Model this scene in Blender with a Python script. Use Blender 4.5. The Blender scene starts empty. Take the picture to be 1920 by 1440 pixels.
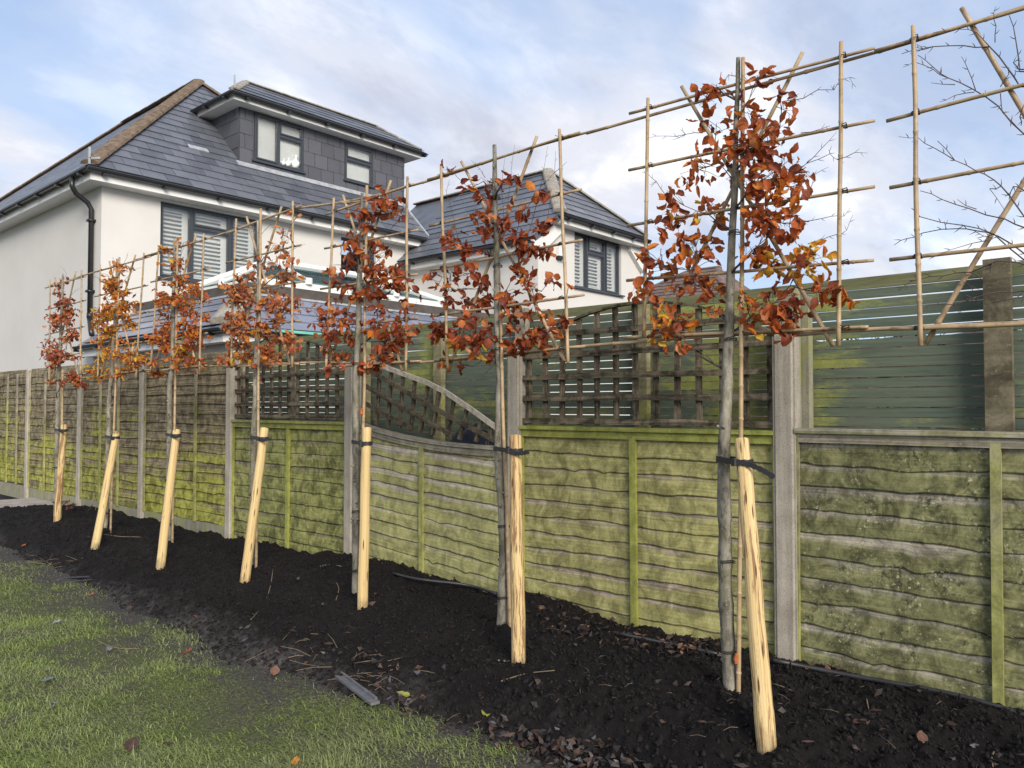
import bpy, math, random
import numpy as np
from math import radians, sin, cos, tan, atan, atan2, pi, sqrt
from mathutils import Vector, Matrix, noise

random.seed(11)
S = bpy.context.scene
COL = S.collection
V = Vector

# ------------------------------------------------------------------ camera
FPX = 1465.0                       # focal length in photo pixels (photo 1920 wide)
CAM = V((0.0, 0.0, 1.40))
YAW, PITCH = radians(48.6), radians(1.68)
cd = bpy.data.cameras.new('camera')
cd.sensor_width = 36.0
cd.lens = 36.0 * FPX / 1920.0
cd.clip_start, cd.clip_end = 0.05, 2000.0
cam = bpy.data.objects.new('camera', cd)
COL.objects.link(cam)
cam.location = CAM
cam.rotation_euler = (radians(90) + PITCH, 0, -YAW)
S.camera = cam
RM = cam.rotation_euler.to_matrix()

# ------------------------------------------------------------------ light
SUN_EL, SUN_AZ = radians(25), radians(209)     # azimuth clockwise from +Y: low winter sun behind the camera
W = bpy.data.worlds.new('World')
S.world = W
W.use_nodes = True
nt = W.node_tree
nt.nodes.clear()
def wn(t, **k):
    n = nt.nodes.new(t)
    for a, b in k.items():
        setattr(n, a, b)
    return n
def wl(a, b): nt.links.new(a, b)
w_out = wn('ShaderNodeOutputWorld'); w_bg = wn('ShaderNodeBackground')
w_bg.inputs['Strength'].default_value = 0.10
sky = wn('ShaderNodeTexSky', sky_type='NISHITA')
sky.sun_disc = False
sky.sun_elevation = SUN_EL
sky.sun_rotation = SUN_AZ
sky.altitude = 0; sky.air_density = 1.0; sky.dust_density = 0.6; sky.ozone_density = 2.0
tc = wn('ShaderNodeTexCoord'); sx = wn('ShaderNodeSeparateXYZ'); wl(tc.outputs['Generated'], sx.inputs[0])
def wm(op, a, b=None):
    m = wn('ShaderNodeMath', operation=op)
    for i, v in enumerate((a, b)):
        if v is None: continue
        if isinstance(v, (int, float)): m.inputs[i].default_value = v
        else: wl(v, m.inputs[i])
    return m.outputs[0]
zz = wm('ADD', wm('MAXIMUM', sx.outputs[2], 0.0), 0.28)
cx_ = wn('ShaderNodeCombineXYZ')
wl(wm('DIVIDE', sx.outputs[0], zz), cx_.inputs[0]); wl(wm('DIVIDE', sx.outputs[1], zz), cx_.inputs[1])
SKY_OFF = (3.1, 7.4, 0.0)
def wnoise(scale, detail, rough, dist, off):
    mp = wn('ShaderNodeMapping'); wl(cx_.outputs[0], mp.inputs[0])
    mp.inputs['Location'].default_value = off
    mp.inputs['Rotation'].default_value = (0, 0, radians(35))
    mp.inputs['Scale'].default_value = (1.0, 1.55, 1.0)
    n = wn('ShaderNodeTexNoise'); wl(mp.outputs[0], n.inputs['Vector'])
    n.inputs['Scale'].default_value = scale; n.inputs['Detail'].default_value = detail
    n.inputs['Roughness'].default_value = rough; n.inputs['Distortion'].default_value = dist
    return n.outputs['Fac']
def wramp(f, stops):
    r = wn('ShaderNodeValToRGB'); wl(f, r.inputs[0])
    e = r.color_ramp.elements
    while len(e) < len(stops): e.new(0.5)
    for i, (p, c) in enumerate(stops):
        e[i].position = p; e[i].color = (*c, 1) if len(c) == 3 else c
    r.color_ramp.interpolation = 'EASE'
    return r.outputs[0]
def wmix(f, a, b):
    m = wn('ShaderNodeMix', data_type='RGBA')
    if isinstance(f, float): m.inputs[0].default_value = f
    else: wl(f, m.inputs[0])
    for i, v in ((6, a), (7, b)):
        if isinstance(v, tuple): m.inputs[i].default_value = (*v, 1)
        else: wl(v, m.inputs[i])
    return m.outputs[2]
cover = wramp(wnoise(1.15, 8, 0.52, 0.35, SKY_OFF), [(0.38, (0.24,)*3), (0.62, (0.97,)*3)])
tone = wnoise(1.9, 7, 0.6, 0.3, (9.3, 2.2, 1.0))
ccol = wramp(tone, [(0.36, (3.6, 3.7, 4.25)), (0.50, (4.6, 4.7, 5.15)), (0.68, (6.9, 6.7, 6.6))])
blue = wmix(0.55, sky.outputs[0], (2.5, 3.6, 5.6))
wl(wmix(cover, blue, ccol), w_bg.inputs['Color'])
wl(w_bg.outputs[0], w_out.inputs['Surface'])

sd = bpy.data.lights.new('sun', 'SUN')
sd.energy = 2.4; sd.angle = radians(26); sd.color = (1.0, 0.91, 0.78)
sun = bpy.data.objects.new('sun', sd); COL.objects.link(sun)
sun.location = (0, -10, 20)
sdir = V((sin(SUN_AZ) * cos(SUN_EL), cos(SUN_AZ) * cos(SUN_EL), sin(SUN_EL)))
sun.rotation_euler = (-sdir).to_track_quat('-Z', 'Y').to_euler()

S.view_settings.view_transform = 'Standard'
S.view_settings.look = 'None'
S.view_settings.exposure = 0.88
S.view_settings.gamma = 1.0
S.view_settings.use_curve_mapping = False

# ------------------------------------------------------------------ reading positions off the photograph
def ray(px, py):
    return RM @ V(((px - 960) / FPX, (720 - py) / FPX, -1.0))
def onX(px, py, X):
    d = ray(px, py); return CAM + d * ((X - CAM.x) / d.x)
def onY(px, py, Y):
    d = ray(px, py); return CAM + d * ((Y - CAM.y) / d.y)
def onZ(px, py, Z):
    d = ray(px, py); return CAM + d * ((Z - CAM.z) / d.z)

# ------------------------------------------------------------------ objects
ORG = {}
def org(p):
    return ORG[p.name] if p is not None else V((0, 0, 0))
def tag(o, label=None, cat=None, group=None, kind=None):
    if label: o['label'] = label
    if cat: o['category'] = cat
    if group: o['group'] = group
    if kind: o['kind'] = kind
    return o
def thing(name, loc, label, cat, group=None):
    o = bpy.data.objects.new(name, None)
    o.empty_display_size = 0.1
    COL.objects.link(o)
    o.location = loc
    ORG[o.name] = V(loc)
    return tag(o, label, cat, group)

class MB:
    def __init__(s):
        s.v, s.f, s.uv, s.mi = [], [], [], []
    def face(s, idx, uv=None, m=0):
        s.f.append(tuple(idx)); s.mi.append(m)
        s.uv.append(uv if uv else [(0, 0)] * len(idx))
    def add(s, pts):
        b = len(s.v); s.v.extend([tuple(p) for p in pts]); return b
    def box(s, a, b, m=0):
        x0, y0, z0 = (min(a[i], b[i]) for i in range(3)); x1, y1, z1 = (max(a[i], b[i]) for i in range(3))
        k = s.add([(x0,y0,z0),(x1,y0,z0),(x1,y1,z0),(x0,y1,z0),(x0,y0,z1),(x1,y0,z1),(x1,y1,z1),(x0,y1,z1)])
        L, Wd, H = x1-x0, y1-y0, z1-z0
        for q, (u, w) in (((0,3,2,1),(L,Wd)),((4,5,6,7),(L,Wd)),((0,1,5,4),(L,H)),((1,2,6,5),(Wd,H)),((2,3,7,6),(L,H)),((3,0,4,7),(Wd,H))):
            s.face([k+i for i in q], [(0,0),(u,0),(u,w),(0,w)], m)
        return s
    def bar(s, p, q, w, t, up=(1,0,0), m=0):
        """rectangular bar from p to q; width w across, thickness t along 'up'"""
        p, q = V(p), V(q); d = (q-p); L = d.length; d = d.normalized()
        n = V(up); n = (n - d*n.dot(d)).normalized(); b = d.cross(n)
        c = []
        for e in (p, q):
            for sx_, sy_ in ((-1,-1),(1,-1),(1,1),(-1,1)):
                c.append(e + b*(sx_*w/2) + n*(sy_*t/2))
        k = s.add(c)
        for i in range(4):
            j = (i+1) % 4; ww = w if i % 2 == 0 else t
            s.face([k+i,k+j,k+4+j,k+4+i], [(0,0),(0,ww),(L,ww),(L,0)], m)
        s.face([k+3,k+2,k+1,k], None, m); s.face([k+4,k+5,k+6,k+7], None, m)
        return s
    def tube(s, pts, rad, n=8, caps=True, m=0, v0=0.0):
        pts = [V(p) for p in pts]
        if not hasattr(rad, '__len__'): rad = [rad]*len(pts)
        t0 = (pts[1]-pts[0]).normalized()
        a = V((0,0,1)) if abs(t0.z) < 0.9 else V((1,0,0))
        nrm = (a - t0*a.dot(t0)).normalized()
        rings, L = [], v0
        for i, p in enumerate(pts):
            if i == 0: t = t0
            elif i == len(pts)-1: t = (pts[i]-pts[i-1]).normalized()
            else: t = (pts[i+1]-pts[i-1]).normalized()
            nrm = (nrm - t*nrm.dot(t))
            nrm = nrm.normalized() if nrm.length > 1e-6 else t.orthogonal().normalized()
            bn = t.cross(nrm)
            if i: L += (pts[i]-pts[i-1]).length
            k = s.add([p + (nrm*cos(2*pi*j/n) + bn*sin(2*pi*j/n))*rad[i] for j in range(n)])
            rings.append((k, L))
        for i in range(len(rings)-1):
            (k0, l0), (k1, l1) = rings[i], rings[i+1]
            for j in range(n):
                j2 = (j+1) % n
                s.face([k0+j, k0+j2, k1+j2, k1+j], [(j/n,l0),((j+1)/n,l0),((j+1)/n,l1),(j/n,l1)], m)
        if caps:
            s.face([rings[0][0]+j for j in reversed(range(n))], [(0.5, v0)]*n, m)
            s.face([rings[-1][0]+j for j in range(n)], [(0.5, L)]*n, m)
        return s
    def prism(s, poly, off, m=0):
        """solid between polygon 'poly' and the same moved by 'off'"""
        poly = [V(p) for p in poly]; off = V(off); n = len(poly)
        k = s.add(poly + [p+off for p in poly])
        nn = V((0,0,0))
        for i in range(n): nn += poly[i].cross(poly[(i+1) % n])
        flip = nn.dot(off) > 0
        us = [(p.x+p.y, p.z) for p in poly]
        a = list(range(n))
        s.face([k+i for i in (reversed(a) if flip else a)], [us[i] for i in (list(reversed(a)) if flip else a)], m)
        s.face([k+n+i for i in (a if flip else reversed(a))], [us[i] for i in (a if flip else list(reversed(a)))], m)
        for i in a:
            j = (i+1) % n
            q = [k+i, k+j, k+n+j, k+n+i]
            s.face(q if flip else q[::-1], None, m)
        return s
    def build(s, name, mats, parent=None, smooth=False, label=None, cat=None, group=None, kind=None, at=None):
        me = bpy.data.meshes.new(name)
        o3 = org(parent)
        if at is not None: o3 = V(at)
        me.from_pydata([(x-o3.x, y-o3.y, z-o3.z) for x, y, z in s.v], [], s.f)
        ul = me.uv_layers.new(name='UVMap')
        flat = [c for f in s.uv for uv in f for c in uv]
        ul.data.foreach_set('uv', flat)
        if not isinstance(mats, (list, tuple)): mats = [mats]
        for m in mats: me.materials.append(m)
        if len(mats) > 1: me.polygons.foreach_set('material_index', s.mi)
        if smooth: me.polygons.foreach_set('use_smooth', [True]*len(s.f))
        me.update()
        o = bpy.data.objects.new(name, me)
        COL.objects.link(o)
        if parent is not None:
            o.parent = parent
            ORG[o.name] = org(parent)
        else:
            o.location = o3
            ORG[o.name] = V(o3)
        return tag(o, label, cat, group, kind)

# ------------------------------------------------------------------ materials
class NB:
    def __init__(s, name, rough=0.8, spec=0.3):
        s.m = bpy.data.materials.new(name); s.m.use_nodes = True
        s.t = s.m.node_tree
        s.p = s.t.nodes['Principled BSDF']
        s.p.inputs['Roughness'].default_value = rough
        s.p.inputs['Specular IOR Level'].default_value = spec
        s.out = s.t.nodes['Material Output']
    def n(s, t, **k):
        x = s.t.nodes.new(t)
        for a, b in k.items(): setattr(x, a, b)
        return x
    def l(s, a, b): s.t.links.new(a, b)
    def put(s, sock, v):
        if hasattr(v, 'is_output') or hasattr(v, 'links'): s.l(v, sock)
        elif isinstance(v, tuple): sock.default_value = (*v, 1) if len(v) == 3 and sock.type == 'RGBA' else v
        else: sock.default_value = v
    def pos(s): return s.n('ShaderNodeNewGeometry').outputs['Position']
    def uv(s): return s.n('ShaderNodeTexCoord').outputs['UV']
    def objco(s): return s.n('ShaderNodeTexCoord').outputs['Object']
    def rnd(s): return s.n('ShaderNodeObjectInfo').outputs['Random']
    def sep(s, v):
        x = s.n('ShaderNodeSeparateXYZ'); s.l(v, x.inputs[0]); return x.outputs
    def comb(s, x, y, z):
        c = s.n('ShaderNodeCombineXYZ')
        for i, v in enumerate((x, y, z)): s.put(c.inputs[i], v)
        return c.outputs[0]
    def math(s, op, a, b=None, clamp=False):
        x = s.n('ShaderNodeMath', operation=op); x.use_clamp = clamp
        s.put(x.inputs[0], a)
        if b is not None: s.put(x.inputs[1], b)
        return x.outputs[0]
    def scl(s, v, sc, off=None):
        x = s.n('ShaderNodeMapping'); s.l(v, x.inputs[0]); x.inputs['Scale'].default_value = sc
        if off is not None:
            s.put(x.inputs['Location'], off)
        return x.outputs[0]
    def noise(s, v, scale=1.0, detail=4, rough=0.55, dist=0.0):
        x = s.n('ShaderNodeTexNoise'); s.l(v, x.inputs['Vector'])
        x.inputs['Scale'].default_value = scale; x.inputs['Detail'].default_value = detail
        x.inputs['Roughness'].default_value = rough; x.inputs['Distortion'].default_value = dist
        return x.outputs['Fac']
    def vor(s, v, scale=1.0, feat='F1'):
        x = s.n('ShaderNodeTexVoronoi', feature=feat); s.l(v, x.inputs['Vector']); x.inputs['Scale'].default_value = scale
        return x.outputs['Distance']
    def ramp(s, f, stops):
        r = s.n('ShaderNodeValToRGB'); s.l(f, r.inputs[0]); e = r.color_ramp.elements
        while len(e) < len(stops): e.new(0.5)
        for i, (p, c) in enumerate(stops):
            e[i].position = p
            e[i].color = (c, c, c, 1) if isinstance(c, (int, float)) else (*c, 1)
        return r.outputs[0]
    def mix(s, f, a, b, mode='MIX'):
        x = s.n('ShaderNodeMix', data_type='RGBA', blend_type=mode)
        s.put(x.inputs[0], f); s.put(x.inputs[6], a); s.put(x.inputs[7], b)
        return x.outputs[2]
    def bump(s, h, strength=0.3, dist=0.01):
        b = s.n('ShaderNodeBump'); s.l(h, b.inputs['Height'])
        b.inputs['Strength'].default_value = strength; b.inputs['Distance'].default_value = dist
        s.l(b.outputs[0], s.p.inputs['Normal'])
    def col(s, c): s.put(s.p.inputs['Base Color'], c); return s.m

def simple(name, col, rough=0.6, spec=0.4, var=0.15, scale=6.0, metallic=0.0, bump=0.0):
    b = NB(name, rough, spec); b.p.inputs['Metallic'].default_value = metallic
    f = b.noise(b.pos(), scale, 5, 0.6)
    c0 = tuple(c*(1-var) for c in col); c1 = tuple(min(1, c*(1+var)) for c in col)
    if bump: b.bump(f, bump, 0.01)
    return b.col(b.ramp(f, [(0.3, c0), (0.7, c1)]))

def board_wood(name, wood_a, wood_b, algae_a, algae_b, amount, ground=None, lichen=0.0, dark=0.25, lowedge=0.25, edge=True):
    """weathered board; UV u = metres along the board, v = 0 at the lower edge .. 1 at the upper edge"""
    b = NB(name, 0.85, 0.2)
    r = b.rnd(); u = b.sep(b.uv())
    base = b.comb(b.math('ADD', u[0], b.math('MULTIPLY', r, 61.0)), b.math('MULTIPLY', u[1], 0.13), b.math('MULTIPLY', r, 17.0))
    P = b.pos()
    grain = b.noise(b.scl(base, (1.6, 90, 1)), 1.0, 6, 0.6, 0.4)
    wood = b.ramp(grain, [(0.25, wood_a), (0.72, wood_b)])
    knots = b.ramp(b.vor(b.scl(base, (1.9, 5, 1)), 1.0), [(0.03, 0.25), (0.075, 1.0)])
    wood = b.mix(1.0, wood, knots, 'MULTIPLY')
    blot = b.noise(b.scl(base, (2.2, 9, 1)), 1.0, 6, 0.62, 0.6)
    streak = b.noise(b.scl(P, (6, 26, 2.2)), 1.0, 5, 0.6, 0.3)
    big = b.noise(P, 0.9, 3, 0.5)
    am = b.math('ADD', b.math('MULTIPLY', blot, 0.7), b.math('ADD', b.math('MULTIPLY', streak, 0.25), 0.15))
    am = b.math('ADD', am, b.math('MULTIPLY', big, 0.5))
    am = b.math('ADD', am, b.math('MULTIPLY', b.math('SUBTRACT', 0.75, u[1]), lowedge))
    am = b.math('ADD', am, b.math('MULTIPLY', b.math('SUBTRACT', r, 0.5), 0.12))
    if ground:
        z = b.sep(P)[2]
        g = b.math('MULTIPLY', b.math('SUBTRACT', ground[0], z), ground[1], )
        am = b.math('ADD', am, b.math('MAXIMUM', g, -0.35))
    am = b.math('SUBTRACT', am, 1.35 - amount*0.8)
    mask = b.ramp(b.math('ADD', am, 0.5), [(0.40, 0.0), (0.60, 0.95)])
    alg = b.ramp(b.noise(b.scl(P, (34, 22, 16)), 1.0, 6, 0.75), [(0.3, algae_a), (0.7, algae_b)])
    c = b.mix(mask, wood, alg)
    c = b.mix(1.0, c, b.ramp(grain, [(0.3, 0.74), (0.68, 1.08)]), 'MULTIPLY')
    # grime in vertical runs
    gr = b.noise(b.scl(P, (9, 8, 7)), 1.0, 7, 0.72, 0.8)
    c = b.mix(1.0, c, b.ramp(gr, [(0.40, dark), (0.58, 1.0)]), 'MULTIPLY')
    spk = b.ramp(b.noise(P, 75, 4, 0.7), [(0.30, 0.45), (0.42, 1.0)])
    c = b.mix(0.7, c, spk, 'MULTIPLY')
    pale = b.ramp(b.noise(P, 48, 4, 0.7), [(0.62, 0.0), (0.72, 0.5)])
    c = b.mix(pale, c, (0.46,0.46,0.27))
    if edge:                       # shadow line under the lip painted in, along the dark waney edge
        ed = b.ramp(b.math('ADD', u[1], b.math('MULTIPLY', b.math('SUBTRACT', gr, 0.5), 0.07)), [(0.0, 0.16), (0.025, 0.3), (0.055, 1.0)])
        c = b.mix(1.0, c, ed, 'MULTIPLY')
    if lichen:
        li = b.ramp(b.noise(P, 55, 3, 0.6), [(0.60, 0.0), (0.68, 1.0)])
        pa = b.ramp(b.noise(P, 4.5, 4, 0.6), [(0.45, 0.0), (0.6, lichen)])
        c = b.mix(b.math('MULTIPLY', li, pa), c, (0.50, 0.50, 0.34))
        dk = b.ramp(b.noise(P, 38, 4, 0.7), [(0.50, 0.0), (0.62, 1.0)])
        c = b.mix(b.math('MULTIPLY', dk, pa), c, (0.045, 0.05, 0.03))
    h = b.math('ADD', b.math('MULTIPLY', grain, 0.6), b.math('MULTIPLY', gr, 0.4))
    b.bump(h, 0.55, 0.006)
    return b.col(c)

M = {}
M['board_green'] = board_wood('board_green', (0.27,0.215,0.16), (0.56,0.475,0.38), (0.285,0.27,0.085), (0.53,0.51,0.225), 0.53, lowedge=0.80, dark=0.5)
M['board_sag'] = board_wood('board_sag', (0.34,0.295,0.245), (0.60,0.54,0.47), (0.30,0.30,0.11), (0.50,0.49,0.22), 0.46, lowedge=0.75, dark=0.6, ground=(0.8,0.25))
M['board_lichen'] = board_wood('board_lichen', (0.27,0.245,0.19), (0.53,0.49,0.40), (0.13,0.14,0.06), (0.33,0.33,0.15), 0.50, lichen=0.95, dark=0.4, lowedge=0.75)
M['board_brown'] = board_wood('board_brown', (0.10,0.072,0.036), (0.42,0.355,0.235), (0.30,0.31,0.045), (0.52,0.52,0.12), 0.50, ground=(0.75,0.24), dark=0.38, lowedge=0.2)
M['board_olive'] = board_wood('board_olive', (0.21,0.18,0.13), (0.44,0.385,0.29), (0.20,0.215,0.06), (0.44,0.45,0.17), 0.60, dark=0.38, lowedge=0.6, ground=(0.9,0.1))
M['batten_green'] = board_wood('batten_green', (0.21,0.19,0.11), (0.36,0.33,0.2), (0.29,0.31,0.06), (0.42,0.44,0.12), 0.66, dark=0.65, edge=False)
M['batten_grey'] = board_wood('batten_grey', (0.23,0.205,0.155), (0.44,0.41,0.33), (0.28,0.29,0.08), (0.40,0.41,0.15), 0.46, dark=0.6, ground=(0.7,0.2), edge=False)
M['cap_grey'] = board_wood('cap_grey', (0.28,0.26,0.21), (0.52,0.48,0.41), (0.24,0.25,0.09), (0.33,0.33,0.14), 0.45, dark=0.6, edge=False)
M['trellis'] = board_wood('trellis', (0.034,0.026,0.018), (0.30,0.25,0.18), (0.11,0.115,0.045), (0.19,0.195,0.08), 0.12, dark=0.3, edge=False)
M['trellis_grey'] = board_wood('trellis_grey', (0.16,0.14,0.11), (0.46,0.41,0.33), (0.2,0.21,0.09), (0.3,0.3,0.14), 0.32, dark=0.55, edge=False)

M['post_olive'] = board_wood('post_olive', (0.10,0.09,0.06), (0.22,0.195,0.135), (0.12,0.13,0.045), (0.22,0.23,0.085), 0.56, dark=0.5, edge=False)
M['pale_lath'] = simple('bleached_lath', (0.46,0.42,0.35), .9, .15, .35, 25, bump=.3)
def slat_paint():
    b = NB('slat_paint', 0.62, 0.35)
    r = b.rnd(); P = b.pos(); u = b.sep(b.uv())
    g = b.noise(b.scl(P, (10, 3.0, 60)), 1.0, 5, 0.6, 0.3)
    paint = b.ramp(g, [(0.3, (0.062,0.090,0.066)), (0.7, (0.125,0.158,0.118))])
    paint = b.mix(b.math('MULTIPLY', r, 0.45), paint, (0.13,0.155,0.115))
    big = b.noise(b.scl(P, (1, 0.9, 1.6)), 1.3, 3, 0.5)
    am = b.math('ADD', b.math('MULTIPLY', big, 1.0), b.math('MULTIPLY', b.noise(b.scl(P, (9, 7, 30)), 1.0, 9, 0.8, 0.2), 0.6))
    am = b.math('ADD', am, b.math('MULTIPLY', r, 0.12))
    mask = b.ramp(am, [(0.86, 0.0), (1.20, 0.7)])
    alg = b.ramp(b.noise(P, 26, 4, 0.7), [(0.3, (0.22,0.24,0.04)), (0.7, (0.40,0.42,0.10))])
    c = b.mix(mask, paint, alg)
    wear = b.ramp(b.noise(b.scl(P, (8, 4, 50)), 1.0, 5, 0.7), [(0.62, 0.0), (0.75, 0.5)])
    c = b.mix(wear, c, (0.20,0.16,0.10))
    b.bump(g, 0.3, 0.004)
    return b.col(c)
M['slat'] = slat_paint()
def slat_plain():
    b = NB('slat_moss', 0.75, 0.25)
    P = b.pos(); r = b.rnd()
    g = b.noise(b.scl(P, (10, 4.0, 60)), 1.0, 5, 0.6, 0.3)
    c = b.ramp(g, [(0.3, (0.095,0.10,0.05)), (0.7, (0.22,0.225,0.12))])
    c = b.mix(b.math('MULTIPLY', r, 0.5), c, (0.13,0.15,0.08))
    b.bump(g, 0.4, 0.004)
    return b.col(c)
M['slat_moss'] = slat_plain()

def concrete(name, a, c2, moss=0.0):
    b = NB(name, 0.92, 0.2); P = b.pos()
    f = b.noise(P, 7, 6, 0.65)
    c = b.ramp(f, [(0.3, a), (0.7, c2)])
    sp = b.ramp(b.noise(P, 130, 3, 0.7), [(0.38, 0.72), (0.5, 1.0)])
    c = b.mix(1.0, c, sp, 'MULTIPLY')
    st = b.ramp(b.noise(b.scl(P, (30, 30, 2)), 1.0, 4, 0.6), [(0.35, 0.75), (0.6, 1.0)])
    c = b.mix(1.0, c, st, 'MULTIPLY')
    if moss:
        mk = b.ramp(b.noise(b.scl(P, (7, 7, 2.5)), 1.0, 5, 0.65), [(0.5, 0.0), (0.66, moss)])
        c = b.mix(mk, c, (0.24,0.26,0.07))
    b.bump(b.noise(P, 110, 4, 0.7), 0.5, 0.003)
    return b.col(c)
M['concrete'] = concrete('concrete', (0.35,0.315,0.26), (0.50,0.46,0.39))
M['concrete_moss'] = concrete('concrete_moss', (0.24,0.23,0.19), (0.34,0.33,0.25), 0.9)
M['paving'] = concrete('paving', (0.28,0.25,0.23), (0.48,0.44,0.41))

def stake_mat(nm='stake_wood', th=0.56):
    b = NB(nm, 0.7, 0.25); r = b.rnd(); u = b.sep(b.uv())
    ang = b.math('MULTIPLY', u[0], 2*pi)
    off = b.math('MULTIPLY', r, 37.0)
    q = b.comb(b.math('COSINE', ang), b.math('SINE', ang), b.math('ADD', u[1], off))
    g = b.noise(b.scl(q, (5, 5, 1.2)), 1.0, 6, 0.6, 0.5)
    c = b.ramp(g, [(0.28, (0.33,0.21,0.095)), (0.44, (0.52,0.38,0.175)), (0.72, (0.68,0.53,0.29))])
    bark = b.ramp(b.math('ADD', b.noise(b.scl(q, (2.0, 2.0, 4.0)), 1.0, 8, 0.75, 0.6), b.math('MULTIPLY', b.math('SUBTRACT', r, 0.5), 0.12)), [(th, 0.0), (th+.07, 0.85)])
    c = b.mix(bark, c, (0.17,0.085,0.042))
    kn = b.ramp(b.vor(b.scl(q, (1.4, 1.4, 5)), 1.0), [(0.10, 0.0), (0.21, 1.0)])
    c = b.mix(b.math('SUBTRACT', 1.0, kn), c, (0.085,0.04,0.02))
    zz_ = b.math('ADD', b.sep(b.pos())[2], b.math('MULTIPLY', b.math('SUBTRACT', b.noise(b.pos(), 14, 5, 0.7), 0.5), 0.25))
    md = b.ramp(zz_, [(0.08, 0.8), (0.20, 0.0)])
    c = b.mix(md, c, (0.05,0.04,0.033))
    chk = b.ramp(b.noise(b.scl(q, (9, 9, 0.9)), 1.0, 5, 0.6, 0.3), [(0.20, 0.45), (0.29, 1.0)])
    c = b.mix(1.0, c, chk, 'MULTIPLY')
    b.bump(g, 0.5, 0.006)
    return b.col(c)
M['stake'] = stake_mat()
M['stake_barky'] = stake_mat('stake_wood_barky', 0.455)
M['stake_mid'] = stake_mat('stake_wood_streaky', 0.515)

def bamboo_mat():
    b = NB('bamboo', 0.5, 0.4); r = b.rnd(); P = b.objco(); u = b.sep(b.uv())
    f = b.noise(b.scl(b.pos(), (9, 9, 9)), 1.0, 5, 0.65)
    c = b.ramp(f, [(0.3, (0.25,0.165,0.10)), (0.55, (0.42,0.30,0.185)), (0.75, (0.56,0.43,0.27))])
    c = b.mix(b.math('MULTIPLY', r, 0.55), c, (0.33,0.255,0.13))
    dirt = b.ramp(b.noise(b.pos(), 16, 5, 0.7), [(0.55, 0.0), (0.70, 0.75)])
    c = b.mix(dirt, c, (0.11,0.07,0.05))
    return b.col(c)
M['bamboo'] = bamboo_mat()
M['bamboo_node'] = simple('bamboo_node', (0.20,0.13,0.07), 0.6, 0.3, 0.3, 30)
M['twine'] = simple('twine', (0.016,0.015,0.015), 0.7, 0.3)

def bark_mat():
    b = NB('bark', 0.82, 0.25); P = b.pos(); r = b.rnd()
    f = b.noise(b.scl(P, (14, 14, 5)), 1.0, 6, 0.65)
    c = b.ramp(f, [(0.3, (0.11,0.10,0.08)), (0.55, (0.26,0.24,0.195)), (0.75, (0.40,0.375,0.305))])
    ring = b.ramp(b.noise(b.scl(P, (6, 6, 95)), 1.0, 3, 0.6), [(0.60, 0.0), (0.70, 0.35)])
    c = b.mix(ring, c, (0.30,0.25,0.20))
    moss = b.ramp(b.noise(P, 7, 4, 0.6), [(0.52, 0.0), (0.66, 0.45)])
    c = b.mix(moss, c, (0.13,0.135,0.06))
    dk = b.ramp(b.noise(b.scl(P, (30, 30, 12)), 1.0, 6, 0.75), [(0.36, 0.35), (0.52, 1.0)])
    c = b.mix(1.0, c, dk, 'MULTIPLY')
    ln = b.ramp(b.noise(b.scl(P, (60, 60, 150)), 1.0, 2, 0.5), [(0.66, 0.0), (0.72, 0.6)])
    c = b.mix(ln, c, (0.42,0.39,0.31))
    b.bump(f, 0.8, 0.006)
    return b.col(c)
M['bark'] = bark_mat()
M['twig'] = simple('twig_bark', (0.085,0.062,0.055), 0.7, 0.3, 0.35, 20)

def leaf_mat(name, stops, trans):
    b = NB(name, 0.55, 0.35); r = b.rnd()
    c = b.ramp(r, stops)
    u = b.sep(b.uv())
    vein = b.math('ABSOLUTE', b.math('SUBTRACT', u[0], 0.5))
    pat = b.noise(b.objco(), 45, 4, 0.6)
    c = b.mix(1.0, c, b.ramp(pat, [(0.3, 0.62), (0.65, 1.12)]), 'MULTIPLY')
    side = b.math('FRACT', b.math('MULTIPLY', b.math('ADD', u[1], b.math('MULTIPLY', vein, -0.7)), 7.0))
    c = b.mix(b.math('MULTIPLY', b.math('LESS_THAN', side, 0.14), 0.22), c, (0.10,0.02,0.01))
    c = b.mix(b.math('MULTIPLY', b.math('LESS_THAN', vein, 0.025), 0.5), c, (0.30,0.10,0.03))
    b.put(b.p.inputs['Base Color'], c)
    tr = b.n('ShaderNodeBsdfTranslucent'); b.put(tr.inputs['Color'], c)
    mx = b.n('ShaderNodeMixShader'); mx.inputs[0].default_value = trans
    b.l(b.p.outputs[0], mx.inputs[1]); b.l(tr.outputs[0], mx.inputs[2]); b.l(mx.outputs[0], b.out.inputs['Surface'])
    return b.m
M['leaf'] = leaf_mat('beech_leaf_russet', [(0.0, (0.29,0.058,0.023)), (0.3, (0.48,0.115,0.036)), (0.62, (0.63,0.19,0.052)), (0.9, (0.66,0.30,0.13)), (1.0, (0.36,0.075,0.033))], 0.44)
M['leaf_orange'] = leaf_mat('beech_leaf_orange', [(0.0, (0.52,0.14,0.025)), (0.5, (0.66,0.225,0.034)), (1.0, (0.68,0.30,0.05))], 0.42)
M['leaf_yellow'] = leaf_mat('beech_leaf_yellow', [(0.0, (0.66,0.32,0.035)), (0.5, (0.74,0.45,0.05)), (1.0, (0.70,0.52,0.07))], 0.42)
M['leaf_dark'] = leaf_mat('beech_leaf_dark', [(0.0, (0.16,0.034,0.018)), (0.5, (0.27,0.062,0.028)), (1.0, (0.36,0.10,0.05))], 0.3)
M['litter'] = leaf_mat('dead_leaf', [(0.0, (0.030,0.022,0.020)), (0.5, (0.075,0.045,0.035)), (0.85, (0.16,0.09,0.065)), (1.0, (0.22,0.12,0.08))], 0.1)
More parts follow.
